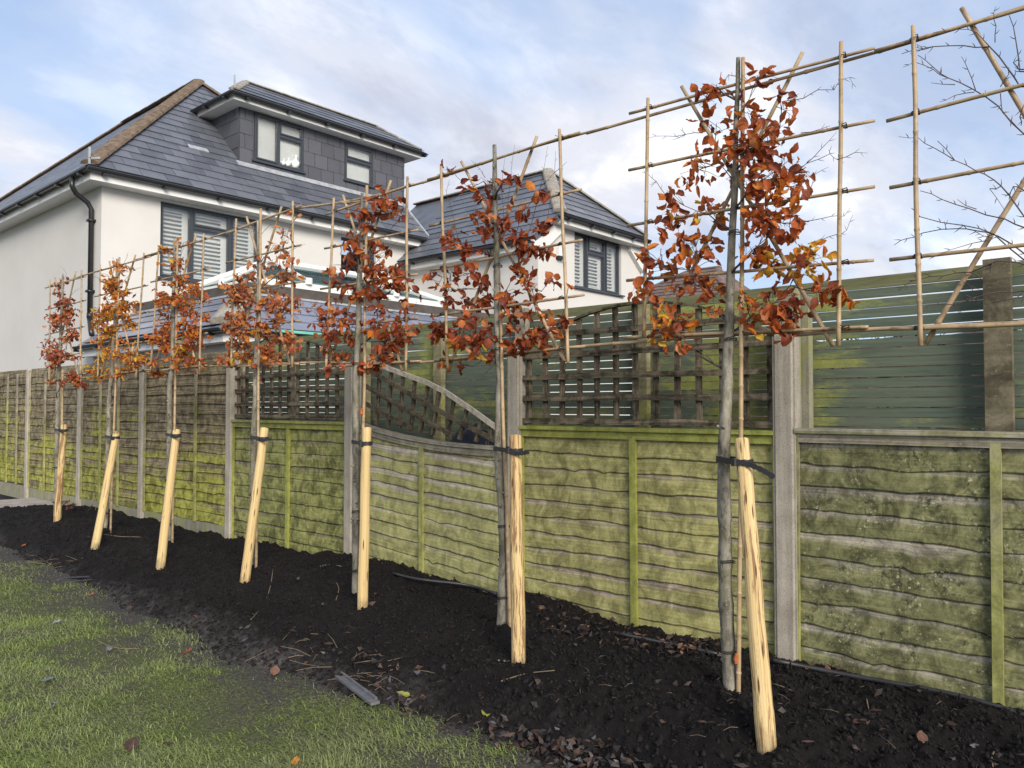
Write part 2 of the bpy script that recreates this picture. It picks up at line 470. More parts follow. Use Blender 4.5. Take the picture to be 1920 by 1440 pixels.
M['leaf_grey'] = leaf_mat('wet_grey_leaf', [(0.0, (0.15,0.18,0.19)), (1.0, (0.24,0.27,0.27))], 0.1)
M['leaf_green'] = leaf_mat('green_leaf', [(0.0, (0.20,0.26,0.05)), (1.0, (0.40,0.40,0.09))], 0.3)

def render_wall():
    b = NB('white_render', 0.9, 0.2); P = b.pos()
    f = b.noise(P, 1.3, 5, 0.6)
    c = b.ramp(f, [(0.3, (0.56,0.55,0.53)), (0.7, (0.605,0.595,0.58))])
    st = b.ramp(b.noise(b.scl(P, (5, 5, 0.5)), 1.0, 4, 0.6), [(0.35, 0.992), (0.6, 1.0)])
    c = b.mix(1.0, c, st, 'MULTIPLY')
    b.bump(b.noise(P, 160, 3, 0.6), 0.12, 0.004)
    return b.col(c)
M['render'] = render_wall()
M['upvc'] = simple('white_plastic', (0.70,0.70,0.69), 0.35, 0.5, 0.04, 2)
M['black'] = simple('black_plastic', (0.018,0.019,0.022), 0.32, 0.5, 0.2, 3)
M['frame'] = simple('anthracite_frame', (0.040,0.048,0.060), 0.4, 0.5, 0.1, 3)
M['lead'] = simple('lead_flashing', (0.34,0.36,0.39), 0.5, 0.5, 0.25, 9)
M['hip'] = simple('brown_hip_tile', (0.155,0.115,0.082), 0.85, 0.2, 0.4, 9, bump=0.3)
M['hip_old'] = concrete('old_hip_mortar', (0.23,0.21,0.18), (0.42,0.39,0.34))
M['dark_in'] = simple('dark_interior', (0.03,0.03,0.035), 0.9, 0.1)
M['blind_backing'] = simple('grey_blind', (0.62,0.63,0.61), 0.9, 0.1, 0.1, 1.2)
M['fascia_dark'] = simple('weathered_felt_edge', (0.085,0.075,0.068), 0.8, 0.2, 0.3, 5)
M['felt'] = simple('grey_roof_felt', (0.22,0.22,0.22), 0.85, 0.2, 0.2, 4)
M['mint'] = simple('mint_plastic', (0.16,0.48,0.38), 0.4, 0.4, 0.1, 4)
M['rubber'] = simple('black_rubber', (0.022,0.023,0.026), 0.5, 0.4, 0.25, 20)
M['hose'] = simple('black_hose', (0.028,0.028,0.032), 0.4, 0.5, 0.3, 9)
M['slate_edging'] = simple('grey_plastic_edging', (0.115,0.12,0.135), 0.45, 0.5, 0.35, 14)
M['drytwig'] = simple('dry_stem', (0.19,0.145,0.10), 0.8, 0.2, 0.35, 14)
M['rust'] = simple('orange_tie', (0.36,0.11,0.035), 0.6, 0.3, 0.2, 30)
M['white_china'] = simple('white_china', (0.80,0.82,0.80), 0.25, 0.5, 0.05)
M['tarp'] = simple('dark_blue_sheet', (0.012,0.017,0.028), 0.5, 0.4, 0.4, 6)
M['brown_tile'] = simple('brown_roof_tile', (0.15,0.11,0.095), 0.85, 0.2, 0.4, 3, bump=0.3)

def slate_mat(name, a, c2, rough):
    b = NB(name, rough, 0.55); r = b.rnd(); P = b.pos()
    f = b.noise(b.scl(P, (4, 4, 4)), 1.0, 5, 0.6)
    f = b.math('ADD', b.math('MULTIPLY', f, 0.55), b.math('MULTIPLY', r, 0.45))
    c = b.ramp(f, [(0.25, a), (0.75, c2)])
    rr = b.ramp(b.noise(P, 3.0, 4, 0.6), [(0.3, rough-0.08), (0.7, rough+0.12)])
    b.l(rr, b.p.inputs['Roughness'])
    b.bump(b.noise(P, 45, 4, 0.6), 0.12, 0.004)
    return b.col(c)
M['slate'] = slate_mat('roof_slate', (0.072,0.079,0.098), (0.132,0.143,0.172), 0.38)
M['slate_ext'] = slate_mat('extension_slate', (0.13,0.145,0.195), (0.22,0.24,0.31), 0.33)
M['cladding'] = slate_mat('dormer_slate', (0.068,0.070,0.084), (0.095,0.098,0.115), 0.5)

def glass_mat(name, tint):
    b = NB(name)
    t = b.n('ShaderNodeBsdfTransparent'); b.put(t.inputs[0], tint)
    g = b.n('ShaderNodeBsdfGlossy'); g.inputs['Roughness'].default_value = 0.02
    lw = b.n('ShaderNodeLayerWeight'); lw.inputs[0].default_value = 0.5
    rf = b.math('ADD', b.math('MULTIPLY', b.math('POWER', lw.outputs['Facing'], 4.0), 0.8), 0.05)
    mx = b.n('ShaderNodeMixShader'); b.l(rf, mx.inputs[0]); b.l(t.outputs[0], mx.inputs[1]); b.l(g.outputs[0], mx.inputs[2])
    b.l(mx.outputs[0], b.out.inputs['Surface'])
    return b.m
M['glass'] = glass_mat('window_glass', (0.93,0.94,0.94))
M['glass_roof'] = glass_mat('lantern_glass', (0.60,0.71,0.72))

def soil_mat():
    b = NB('dark_compost', 0.88, 0.22); P = b.pos()
    f = b.noise(P, 22, 8, 0.72)
    c = b.ramp(f, [(0.3, (0.0028,0.0024,0.0026)), (0.55, (0.0085,0.0072,0.0074)), (0.78, (0.024,0.020,0.019))])
    pt = b.noise(P, 2.4, 6, 0.65)
    c = b.mix(1.0, c, b.ramp(pt, [(0.34, (0.50,0.50,0.53)), (0.66, (1.30,1.18,1.14))]), 'MULTIPLY')
    sp = b.ramp(b.noise(P, 140, 3, 0.7), [(0.67, 0.0), (0.73, 0.4)])
    c = b.mix(sp, c, (0.06,0.042,0.03))
    # trodden grey mud where the bed meets the lawn
    x = b.sep(P)[0]
    w = b.math('ADD', x, b.math('MULTIPLY', b.math('SUBTRACT', b.noise(P, 3.1, 8, 0.7), 0.5), 0.9))
    mud = b.ramp(w, [(0.0, 1.0), (1.0, 0.0)])
    mr = b.n('ShaderNodeMapRange'); b.l(w, mr.inputs[0])
    for i, v in ((1, 2.24), (2, 2.58), (3, 0.85), (4, 0.0)): mr.inputs[i].default_value = v
    c = b.mix(mr.outputs[0], c, b.ramp(f, [(0.36, (0.014,0.012,0.012)), (0.68, (0.125,0.115,0.11))]))
    b.bump(b.noise(P, 90, 6, 0.75), 0.9, 0.012)
    return b.col(c)
M['soil'] = soil_mat()
M['crumb'] = simple('compost_crumb', (0.0085,0.007,0.007), 0.85, 0.25, 0.85, 60)
def lawn_mat():
    b = NB('lawn_ground', 0.9, 0.2); P = b.pos()
    f = b.noise(P, 5, 7, 0.7); g = b.noise(P, 60, 5, 0.7)
    c = b.ramp(g, [(0.3, (0.045,0.058,0.020)), (0.7, (0.12,0.14,0.05))])
    mud = b.ramp(f, [(0.42, 0.0), (0.58, 0.85)])
    c = b.mix(mud, c, b.ramp(g, [(0.35, (0.045,0.040,0.030)), (0.65, (0.125,0.115,0.085))]))
    w = b.math('ADD', b.sep(P)[0], b.math('MULTIPLY', b.math('SUBTRACT', b.noise(P, 2.6, 5, 0.6), 0.5), 0.9))
    mr = b.n('ShaderNodeMapRange'); b.l(w, mr.inputs[0])
    for i, v in ((1, 1.85), (2, 2.30), (3, 0.0), (4, 1.0)): mr.inputs[i].default_value = v
    c = b.mix(mr.outputs[0], c, b.ramp(g, [(0.3, (0.022,0.019,0.018)), (0.7, (0.105,0.096,0.09))]))
    b.bump(g, 0.8, 0.02)
    return b.col(c)
M['lawn'] = lawn_mat()
def grass_mat():
    b = NB('grass_blade', 0.55, 0.3); P = b.pos()
    big = b.noise(P, 1.7, 4, 0.6); fine = b.noise(P, 70, 3, 0.7)
    c = b.ramp(fine, [(0.28, (0.082,0.135,0.026)), (0.5, (0.23,0.31,0.072)), (0.72, (0.47,0.53,0.165))])
    c = b.mix(b.ramp(big, [(0.38, 0.0), (0.62, 0.65)]), c, b.ramp(fine, [(0.3, (0.115,0.13,0.065)), (0.7, (0.36,0.37,0.21))]))
    straw = b.ramp(b.noise(P, 130, 2, 0.5), [(0.63, 0.0), (0.7, 0.8)])
    c = b.mix(straw, c, (0.42,0.37,0.20))
    b.put(b.p.inputs['Base Color'], c)
    tr = b.n('ShaderNodeBsdfTranslucent'); b.put(tr.inputs['Color'], c)
    mx = b.n('ShaderNodeMixShader'); mx.inputs[0].default_value = 0.3
    b.l(b.p.outputs[0], mx.inputs[1]); b.l(tr.outputs[0], mx.inputs[2]); b.l(mx.outputs[0], b.out.inputs['Surface'])
    return b.m
M['grass'] = grass_mat()

# ------------------------------------------------------------------ ground
def vnoise(x, y, seed=0):
    xi = np.floor(x); yi = np.floor(y); xf = x-xi; yf = y-yi
    def h(a, b):
        t = np.sin(a*127.1 + b*311.7 + seed*74.7)*43758.5453
        return t - np.floor(t)
    u = xf*xf*(3-2*xf); w = yf*yf*(3-2*yf)
    return (h(xi,yi)*(1-u)+h(xi+1,yi)*u)*(1-w) + (h(xi,yi+1)*(1-u)+h(xi+1,yi+1)*u)*w - 0.5
def fbm(x, y, f, o=4, g=0.5, seed=0):
    a, r = 1.0, 0
    for i in range(o):
        r = r + a*vnoise(x*f, y*f, seed+i*3.3); f *= 2.03; a *= g
    return r
def edge(Y):
    return 2.40 + 0.10*np.sin(Y*0.9+0.6) + 0.16*vnoise(Y*1.7, Y*0+3.1, 5)
def sstep(t):
    t = np.clip(t, 0, 1); return t*t*(3-2*t)
def bed_smooth(X, Y):
    e = sstep((X-edge(Y)+0.12)/0.42)
    h = -0.035 + 0.125*e
    h = h + 0.055*e*np.exp(-((X-3.25)/0.42)**2)
    h = h + 0.085*np.exp(-((Y-4.9)/0.9)**2)*np.exp(-((X-3.85)/0.30)**2)
    h = h + 0.07*np.exp(-((Y-3.3)/0.25)**2)*np.exp(-((X-3.93)/0.16)**2)
    return h, e
BASES = [onZ(x, y, 0.09) for x, y in ((1436,1379),(973,1244),(680,1140),(459,1091),(301,1057),(178,1029),(107,976),(1373,1309),(940,1196),(668,1122),(470,1062),(316,1032),(197,992),(104,962))]
def bed_h(X, Y, fine=True):
    h, e = bed_smooth(X, Y)
    for q in BASES: h = h + 0.022*np.exp(-((X-q.x)**2+(Y-q.y)**2)/0.075**2)
    h = h + (0.35+0.65*e)*0.050*fbm(X, Y, 3.0, 3, 0.5, 1)
    if fine:
        h = h + (0.30+0.70*e)*(0.036*fbm(X, Y, 12, 3, 0.55, 7) + 0.034*np.abs(fbm(X, Y, 31, 2, 0.6, 13)))
    return h
def soil_z(x, y):
    return float(bed_h(np.array([x]), np.array([y]), False)[0])
def lawn_h(X, Y):
    return 0.012*fbm(X, Y, 2.2, 3, 0.5, 21) + 0.010*fbm(X, Y, 9, 2, 0.5, 23)

def grid_mesh(name, xs, ys, hf, mat, label, smooth=True):
    X, Y = np.meshgrid(xs, ys)
    Z = hf(X.ravel(), Y.ravel())
    co = np.stack([X.ravel(), Y.ravel(), Z], 1)
    nx, ny = len(xs), len(ys)
    i = np.arange((ny-1)*(nx-1)); r = i//(nx-1); c = i % (nx-1)
    k = r*nx+c
    fc = np.stack([k, k+1, k+nx+1, k+nx], 1)
    me = bpy.data.meshes.new(name)
    me.vertices.add(len(co)); me.vertices.foreach_set('co', co.ravel())
    me.loops.add(fc.size); me.loops.foreach_set('vertex_index', fc.ravel())
    me.polygons.add(len(fc)); me.polygons.foreach_set('loop_start', np.arange(0, fc.size, 4)); me.polygons.foreach_set('loop_total', np.full(len(fc), 4))
    me.polygons.foreach_set('use_smooth', np.full(len(fc), smooth))
    me.update(calc_edges=True); me.materials.append(mat)
    o = bpy.data.objects.new(name, me); COL.objects.link(o)
    return tag(o, label, None, None, 'structure')

g = MB(); k = g.add([(-500,-500,-0.10),(500,-500,-0.10),(500,500,-0.10),(-500,500,-0.10)]); g.face([k,k+1,k+2,k+3])
g.build('ground', M['lawn'], None, label='grassy ground all round the garden', kind='structure')
def prog(a, b, d0, f):
    r = [a]; y = a
    while y < b:
        y += max(d0, f*abs(y)); r.append(y)
    return np.array(r)
ys = np.concatenate([np.arange(-2.0, 0.4, 0.05), prog(0.4, 11.12, 0.011, 0.0042)])
grid_mesh('planting_bed', np.arange(2.0, 4.62, 0.0125), ys, bed_h, M['soil'], 'planting bed of black compost below the fence')
def lawn_top(X, Y):
    return lawn_h(X, Y) - 0.10*sstep((X-2.55)/0.25)
grid_mesh('lawn', np.arange(-7, 2.86, 0.06), np.arange(-4, 13.2, 0.06), lawn_top, M['lawn'], 'short muddy lawn beside the bed')

# grass blades
def make_grass():
    rng = np.random.default_rng(5)
    n = 640000
    X = rng.uniform(-0.4, 2.62, n); Y = rng.uniform(1.2, 10.5, n)
    depth = X*sin(YAW)+Y*cos(YAW)
    lat = X*cos(YAW)-Y*sin(YAW)
    keep = rng.random(n) < np.clip((3.4/np.maximum(depth, 2.6))**1.3, 0.12, 1)
    keep &= (depth > 2.2) & (np.abs(lat) < depth*0.85+0.5)
    e = edge(Y)
    dd = (e - X) + 0.12 + 0.45*fbm(X, Y, 2.6, 3, 0.6, 31)
    dens = np.clip((dd-0.02)/0.42, 0, 1)**1.3
    patch = fbm(X, Y, 2.1, 4, 0.6, 41)
    dens = dens*np.clip(1.0 - 3.0*np.clip(patch-0.03, 0, 1), 0.15, 1)
    keep &= rng.random(n) < dens
    X, Y = X[keep], Y[keep]; n = len(X)
    Z = lawn_top(X, Y) - 0.004
    comb_ = 2.4 + 2.2*fbm(X, Y, 1.6, 2, 0.5, 51)
    az = comb_ + rng.normal(0, 1.0, n)
    L = rng.uniform(0.020, 0.055, n)*(0.75+0.9*np.clip(fbm(X, Y, 3.5, 2, 0.5, 61)+0.5, 0, 1))
    lean = np.clip(rng.normal(1.12, 0.30, n), 0.2, 1.52)
    w = rng.uniform(0.0010, 0.0023, n)
    dx, dy = np.cos(az), np.sin(az); sxx, syy = -dy, dx
    def pt(t, bend):
        a = lean*(1-bend) + np.minimum(lean+0.5, 1.62)*bend
        return np.stack([X+dx*np.sin(a)*L*t, Y+dy*np.sin(a)*L*t, Z+np.cos(a)*L*t], 1)
    side = np.stack([sxx*w, syy*w, np.zeros(n)], 1)
    p0 = np.stack([X, Y, Z], 1); p1 = pt(0.55, 0.25); p2 = pt(1.0, 1.0)
    co = np.stack([p0-side, p0+side, p1-side*0.8, p1+side*0.8, p2], 1).reshape(-1, 3)
    b = np.arange(n)[:, None]*5
    quads = b + np.array([[0,1,3,2]]); tris = b + np.array([[2,3,4]])
    loops = np.concatenate([quads, tris], 1).ravel()
    ls = np.stack([np.arange(n)*7, np.arange(n)*7+4], 1).ravel(); lt = np.tile([4,3], n)
    me = bpy.data.meshes.new('grass')
    me.vertices.add(n*5); me.vertices.foreach_set('co', co.ravel())
    me.loops.add(len(loops)); me.loops.foreach_set('vertex_index', loops)
    me.polygons.add(n*2); me.polygons.foreach_set('loop_start', ls); me.polygons.foreach_set('loop_total', lt)
    me.update(calc_edges=True); me.materials.append(M['grass'])
    o = bpy.data.objects.new('grass', me); COL.objects.link(o)
    tag(o, 'short matted winter grass on the lawn', None, None, 'stuff')
make_grass()

# crumbs of compost
def make_crumbs():
    rng = np.random.default_rng(9)
    n = 52000
    iv = np.array([(1,0,0),(-1,0,0),(0,1,0),(0,-1,0),(0,0,1),(0,0,-1)], float)
    fi = np.array([(0,2,4),(2,1,4),(1,3,4),(3,0,4),(2,0,5),(1,2,5),(3,1,5),(0,3,5)])
    Y = rng.uniform(0.2, 9.0, n)**1.0; X = rng.uniform(2.2, 4.0, n)
    keep = rng.random(n) < np.clip(3.5/np.maximum(Y+1.5, 1), 0.25, 1)
    keep &= X > edge(Y)-0.12
    X, Y = X[keep], Y[keep]; n = len(X)
    R = rng.uniform(0.002, 0.0055, n)*rng.choice([1, 1, 1, 1, 1.8, 3.0], n)
    Z = bed_h(X, Y) + R*0.2
    v = iv[None]*(R[:, None, None])*rng.uniform(0.45, 1.5, (n, 6, 1))
    th = rng.uniform(0, 6.28, n)[:, None]; cx, sx = np.cos(th), np.sin(th); tl = rng.uniform(-.8, .8, (n, 1))
    v = np.stack([v[..., 0]*cx-v[..., 1]*sx, v[..., 0]*sx+v[..., 1]*cx, v[..., 2]+v[..., 0]*tl], 2)
    v = v + np.stack([X, Y, Z], 1)[:, None]
    f = (np.arange(n)*6)[:, None, None] + fi[None]
    me = bpy.data.meshes.new('compost_crumbs')
    me.vertices.add(n*6); me.vertices.foreach_set('co', v.ravel())
    me.loops.add(n*24); me.loops.foreach_set('vertex_index', f.ravel())
    me.polygons.add(n*8); me.polygons.foreach_set('loop_start', np.arange(n*8)*3); me.polygons.foreach_set('loop_total', np.full(n*8, 3))
    me.update(calc_edges=True); me.materials.append(M['crumb'])
    o = bpy.data.objects.new('compost_crumbs', me); COL.objects.link(o)
    tag(o, 'loose crumbs of black compost over the bed', None, None, 'stuff')
make_crumbs()

# patio at the far left
pv = thing('patio', (3.2, 12.2, 0), 'grey paved patio at the far end of the bed', 'patio')
for i in range(4):
    for j in range(3):
        x0 = 1.45 + i*0.64 + random.uniform(-.004, .004); y0 = 11.06 + j*0.62
        b = MB().box((x0, y0, 0.0), (x0+0.62, y0+0.60, 0.070 + random.uniform(0, .006)))
        b.build('paving_slab', M['paving'], pv)
pv['kind'] = 'structure'
if 'category' in pv: del pv['category']

# ------------------------------------------------------------------ the house behind
def clip_poly(poly, u0, u1, v0, v1):
    def cl(p, f, inter):
        out = []
        for i in range(len(p)):
            a, b = p[i], p[(i+1) % len(p)]
            fa, fb = f(a), f(b)
            if fa >= 0: out.append(a)
            if (fa >= 0) != (fb >= 0):
                t = fa/(fa-fb); out.append((a[0]+(b[0]-a[0])*t, a[1]+(b[1]-a[1])*t))
        return out
    for f in (lambda p: p[0]-u0, lambda p: u1-p[0], lambda p: p[1]-v0, lambda p: v1-p[1]):
        if len(poly) < 3: return []
        poly = cl(poly, f, None)
    return poly
def convex_cut(poly): return poly
def area(p):
    return abs(sum(p[i][0]*p[(i+1) % len(p)][1]-p[(i+1) % len(p)][0]*p[i][1] for i in range(len(p))))/2

def slates(parent, name, O, U, Vv, N, polys, w, h, mat, gap=0.009, lift=0.015, thick=0.009, joined=None, hole=None, base=0.004):
    """courses of slates on the plane O + u U + v V (N outward), clipped to convex polygons in (u, v)"""
    O, U, Vv, N = V(O), V(U).normalized(), V(Vv).normalized(), V(N).normalized()
    cnt = 0
    for poly in polys:
        us = [p[0] for p in poly]; vs = [p[1] for p in poly]
        r0 = math.floor(min(vs)/h); r1 = math.ceil(max(vs)/h)
        for r in range(r0, r1):
            sh = (r % 2)*w/2
            c0 = math.floor((min(us)-sh)/w)-1; c1 = math.ceil((max(us)-sh)/w)+1
            for c in range(c0, c1):
                ua, ub = c*w+sh+gap/2, (c+1)*w+sh-gap/2
                va, vb = r*h, (r+1)*h+0.012
                q = clip_poly(poly, ua, ub, va, vb)
                if len(q) < 3 or area(q) < 0.0008: continue
                if hole and hole((ua+ub)/2, (va+vb)/2): continue
                jit = random.uniform(0, 0.003)
                top = []
                for (u, v) in q:
                    k = (vb-v)/(vb-va)
                    top.append(O + U*u + Vv*v + N*(base + jit + lift*k + thick))
                mb = joined if joined is not None else MB()
                mb.prism(top, -N*thick)
                if joined is None: mb.build(name, mat, parent)
                cnt += 1
    return cnt

def wall_holes(mb, axis, at, thick, u0, u1, z0, z1, holes):
    """wall slab in a plane axis=at (axis 'x' or 'y'); holes: (u0,u1,z0,z1)"""
    us = sorted({u0, u1, *[h[0] for h in holes], *[h[1] for h in holes]})
    zs = sorted({z0, z1, *[h[2] for h in holes], *[h[3] for h in holes]})
    for i in range(len(us)-1):
        run = None
        for j in range(len(zs)-1):
            um, zm = (us[i]+us[i+1])/2, (zs[j]+zs[j+1])/2
            solid = not any(h[0] < um < h[1] and h[2] < zm < h[3] for h in holes)
            if solid: run = (run[0], zs[j+1]) if run else (zs[j], zs[j+1])
            if (not solid or j == len(zs)-2) and run:
                if axis == 'y': mb.box((us[i], at, run[0]), (us[i+1], at+thick, run[1]))
                else: mb.box((at, us[i], run[0]), (at+thick, us[i+1], run[1]))
                run = None

GZ = -0.1
house = thing('house', (8.5, 13.75, GZ), 'white rendered house with blue slate hipped roof, long dormer and side wing', 'house')
HX0, HX1, HY0, HY1, EZ = 5.2, 12.15, 13.75, 24.2, 5.30
WIN1 = (6.19, 8.13, 3.70, 5.05)
WIN2 = (10.06, 11.0, 3.80, 5.05)
WX0, WX1, WY0, WY1 = 11.9, 15.7, 9.8, 14.4
WWIN = (13.1, 14.86, 3.92, 5.10)
w = MB()
wall_holes(w, 'y', HY0, 0.25, HX0, HX1, GZ, EZ-0.10, [WIN1, WIN2])
w.box((HX0, HY0+0.25, GZ), (HX0+0.25, HY1, EZ-0.10))
w.box((HX0+0.25, HY1-0.25, GZ), (HX1, HY1, EZ-0.10))
w.box((HX1-0.25, HY0+0.25, GZ), (HX1, HY1-0.25, EZ-0.10))
w.build('wall', M['render'], house)
# wing walls; the sides sweep up to the higher front eave
w = MB()
RX, RZ, SL = 13.84, 6.78, tan(radians(43))
def wing_z(x): return RZ - abs(x-RX)*SL
wall_holes(w, 'y', WY0, 0.25, WX0+0.25, WX1-0.25, GZ, 5.06, [WWIN])
w.box((WX0, WY0, GZ), (WX0+0.25, HY0-0.003, wing_z(WX0)-0.10))
w.box((WX1-0.25, WY0, GZ), (WX1, WY1, wing_z(WX1)-0.10))
w.build('wall', M['render'], house, label='side wing wall with a shuttered window')
# dark core so the rooms are not see-through
d = MB(); d.box((HX0+1.3, HY0+1.4, GZ), (HX1-0.3, HY1-0.3, 5.0)); d.box((WX0+0.3, WY0+1.3, GZ), (WX1-0.3, HY0-0.1, 4.3))
d.build('interior', M['dark_in'], house)

# ---- main roof
EX0, EY0 = 4.85, 13.40
PK = V((8.50, 17.05, 8.80)); EX1 = 12.32; EY1 = 24.65
sl = (PK.z-EZ)/(PK.y-EY0)
roof = MB()
BK = V((8.50, 21.0, 8.80))
vF = V((0, 1, sl)).normalized(); nF = V((0, -sl, 1)).normalized()
def fr(u, z): return V((u, EY0+(z-EZ)/sl, z))
A_ = fr(12.30, 6.62); R1 = fr(10.9, 8.05); R0 = fr(9.35, 8.05)
front = [fr(EX0, EZ), fr(EX1, EZ), A_, R1, R0, PK]
roof.prism(front, -nF*0.12)
nL = V((-sl, 0, 1)).normalized()
left = [V((EX0, EY1, EZ)), V((EX0, EY0, EZ)), PK, BK]
roof.prism(left, -nL*0.12)
roof.prism([V((EX0, EY1, EZ)), BK, V((EX1, EY1, EZ))], V((0, 0, -0.15)))
roof.prism([PK, R0 + V((0, 0, 0)), R1, V((EX1, EY1, EZ)), BK], V((0, 0, -0.15)))
roof.prism([R1, A_, V((12.30, 22, 6.62)), V((EX1, EY1, EZ))], V((0, 0, -0.15)))
R = roof.build('roof', M['slate'], house)
h_sl = 0.262; w_sl = 0.44
def uvF(p): return (p.x, (p-V((0, EY0, EZ))).dot(vF))
DX0, DX1, DY, DZ = 8.1, 12.45, 14.5, 7.62        # dormer face and eave height
DEL = 0.30
vD0 = uvF(V((0, DY, EZ+(DY-EY0)*sl)))[1]; vD1 = uvF(V((0, 16.3, EZ+(16.3-EY0)*sl)))[1]
def in_dormer(u, v): return DX0+0.1 < u < DX1+0.4 and vD0+0.2 < v < vD1
pf = [uvF(p) for p in front]
# convex pieces of the front slope
pieces = [[pf[0], pf[1], pf[2], (pf[2][0], pf[2][1])][:3], [pf[0], pf[2], pf[3]], [pf[0], pf[3], pf[4]], [pf[0], pf[4], pf[5]]]
# use trapezoid below the dormer and the parts beside it instead, so that courses run through
Vt = uvF(V((0, DY, EZ+(DY-EY0)*sl)))[1]
def xleft(v): return EX0 + (PK.x-EX0)*v/pf[5][1]
low = [(EX0, 0), (EX1, 0), (12.31, Vt), (xleft(Vt), Vt)]
n1 = slates(R, 'slate', (0, EY0, EZ), (1,0,0), vF, nF, [low], w_sl, h_sl, M['slate'])
vr = Vt
up_left = [(xleft(vr), vr), (DX0+0.02, vr), (9.2, pf[4][1]), (PK.x, pf[5][1])]
n2 = slates(R, 'slate', (0, EY0, EZ), (1,0,0), vF, nF, [up_left], w_sl, h_sl, M['slate'])
up_right = [(12.30, vr), (12.30, pf[2][1]), (DX1-0.05, pf[2][1]+0.13), (DX1-0.05, vr)]
n3 = slates(R, 'slate', (0, EY0, EZ), (1,0,0), vF, nF, [up_right[::-1]], w_sl, h_sl, M['slate'])
# side slope: too oblique to pick slates apart, one joined part
vL = V((1, 0, sl)).normalized()
Ls = (PK-V((EX0, PK.y, EZ))).length
js = MB()
slates(R, 'slate', (EX0, 0, EZ), (0,-1,0), vL, nL, [[(-EY1, 0), (-EY0, 0), (-PK.y, Ls), (-BK.y, Ls)]], w_sl, h_sl, M['slate'], joined=js, lift=0.004, thick=0.005)
js.build('side_slates', M['slate'], R, kind='stuff')
# hip and ridge tiles
def hip_tiles(parent, a, b, r, mat, step=0.36, name='hip_tile', flat=0.5, n=7):
    a, b = V(a), V(b); d = b-a; L = d.length; d.normalize()
    up = V((0,0,1)); up = (up-d*up.dot(d)).normalized(); sd_ = d.cross(up)
    k = max(1, int(round(L/step)))
    for i in range(k):
        p = a + d*(L*i/k); q = a + d*(L*(i+1)/k + 0.03)
        m = MB(); ra, rb = r*1.05, r*0.97
        ring = []
        for e, rr in ((p, ra), (q, rb)):
            row = [e + sd_*(cos(pi*j/(n-1))*rr) + up*(sin(pi*j/(n-1))*rr*flat - 0.02) for j in range(n)]
            row += [e + sd_*(-rr+0.02) + up*(-0.03), e + sd_*(rr-0.02) + up*(-0.03)]
            ring.append(m.add(row))
        N_ = n+2
        for j in range(N_):
            j2 = (j+1) % N_
            m.face([ring[0]+j, ring[1]+j, ring[1]+j2, ring[0]+j2])
        m.face([ring[0]+j for j in range(N_)]); m.face([ring[1]+j for j in reversed(range(N_))])
        m.build(name, mat, parent, smooth=False)
hip_tiles(R, (EX0+0.03, EY0+0.03, EZ+0.06), PK+V((0,0,0.04)), 0.14, M['hip'])
hip_tiles(R, PK+V((0,0,0.04)), R0+V((0,0,0.05)), 0.13, M['hip'])
hip_tiles(R, PK+V((0,0,0.04)), BK+V((0,0,0.04)), 0.13, M['hip'], 0.5, 'ridge_tile')
hip_tiles(R, BK+V((0,0,0.04)), (EX0, EY1, EZ+0.04), 0.13, M['hip'], 0.6)
hip_tiles(R, A_+V((0,0,0.05)), R1+V((0,0,0.05)), 0.11, M['hip'])
# pale vent slate
p = onY(355, 288, 14.9)
v_ = MB(); o_ = V((6.95, 0, 0)); 
c0 = V((0, EY0, EZ)) + vF*((p.z-EZ)/vF.z) + V((p.x, 0, 0)) + nF*0.035
v_.prism([c0+V((-.2,0,0))-vF*.06, c0+V((.2,0,0))-vF*.06, c0+V((.2,0,0))+vF*.07, c0+V((-.2,0,0))+vF*.07], -nF*0.03)
v_.build('roof_vent', M['lead'], R)

# ---- eaves: soffit, fascia, gutters
def gutter_run(mb, a, b, r=0.055):
    a, b = V(a), V(b); d = (b-a).normalized(); sd_ = d.cross(V((0,0,1)))
    n = 7; rings = []
    for e in (a, b):
        o_ = [e + sd_*(cos(pi+pi*j/(n-1))*r) + V((0,0,sin(pi+pi*j/(n-1))*r)) for j in range(n)]
        i_ = [e + sd_*(cos(pi+pi*j/(n-1))*(r-.006)) + V((0,0,sin(pi+pi*j/(n-1))*(r-.006))) for j in reversed(range(n))]
        rings.append(mb.add(o_+i_))
    N_ = 2*n
    for j in range(N_):
        mb.face([rings[0]+j, rings[0]+(j+1) % N_, rings[1]+(j+1) % N_, rings[1]+j])
    mb.face([rings[0]+j for j in range(N_)]); mb.face([rings[1]+j for j in reversed(range(N_))])
def brackets(mb, a, b, step, r=0.055):
    a, b = V(a), V(b); L = (b-a).length; k = int(L/step)
    d = (b-a).normalized()
    for i in range(k+1):
        p = a+d*min(L, 0.25+i*step)
        mb.bar(p-d*0.03+V((0,0,-r-0.012)), p+d*0.03+V((0,0,-r-0.012)), 0.10, 0.03, (0,0,1))
so = MB()
so.box((EX0+0.06, EY0+0.06, EZ-0.20), (EX1-0.05, HY0-0.003, EZ-0.045))            # front soffit box
so.box((EX0+0.06, HY0-0.003, EZ-0.20), (HX0-0.003, EY1, EZ-0.045))
so.build('soffit', M['upvc'], house)
gt = MB(); GZ1 = EZ-0.035
gutter_run(gt, (EX0-0.02, EY0-0.02, GZ1), (EX1, EY0-0.02, GZ1)); gutter_run(gt, (EX0-0.02, EY1, GZ1), (EX0-0.02, EY0-0.075, GZ1))
brackets(gt, (EX0, EY0-0.02, GZ1), (EX1, EY0-0.02, GZ1), 1.0); brackets(gt, (EX0-0.02, EY0, GZ1), (EX0-0.02, EY1, GZ1), 1.0)
gt.build('gutter', M['black'], house)
dp = MB()
PX, PY = HX0-0.055, HY0+0.28
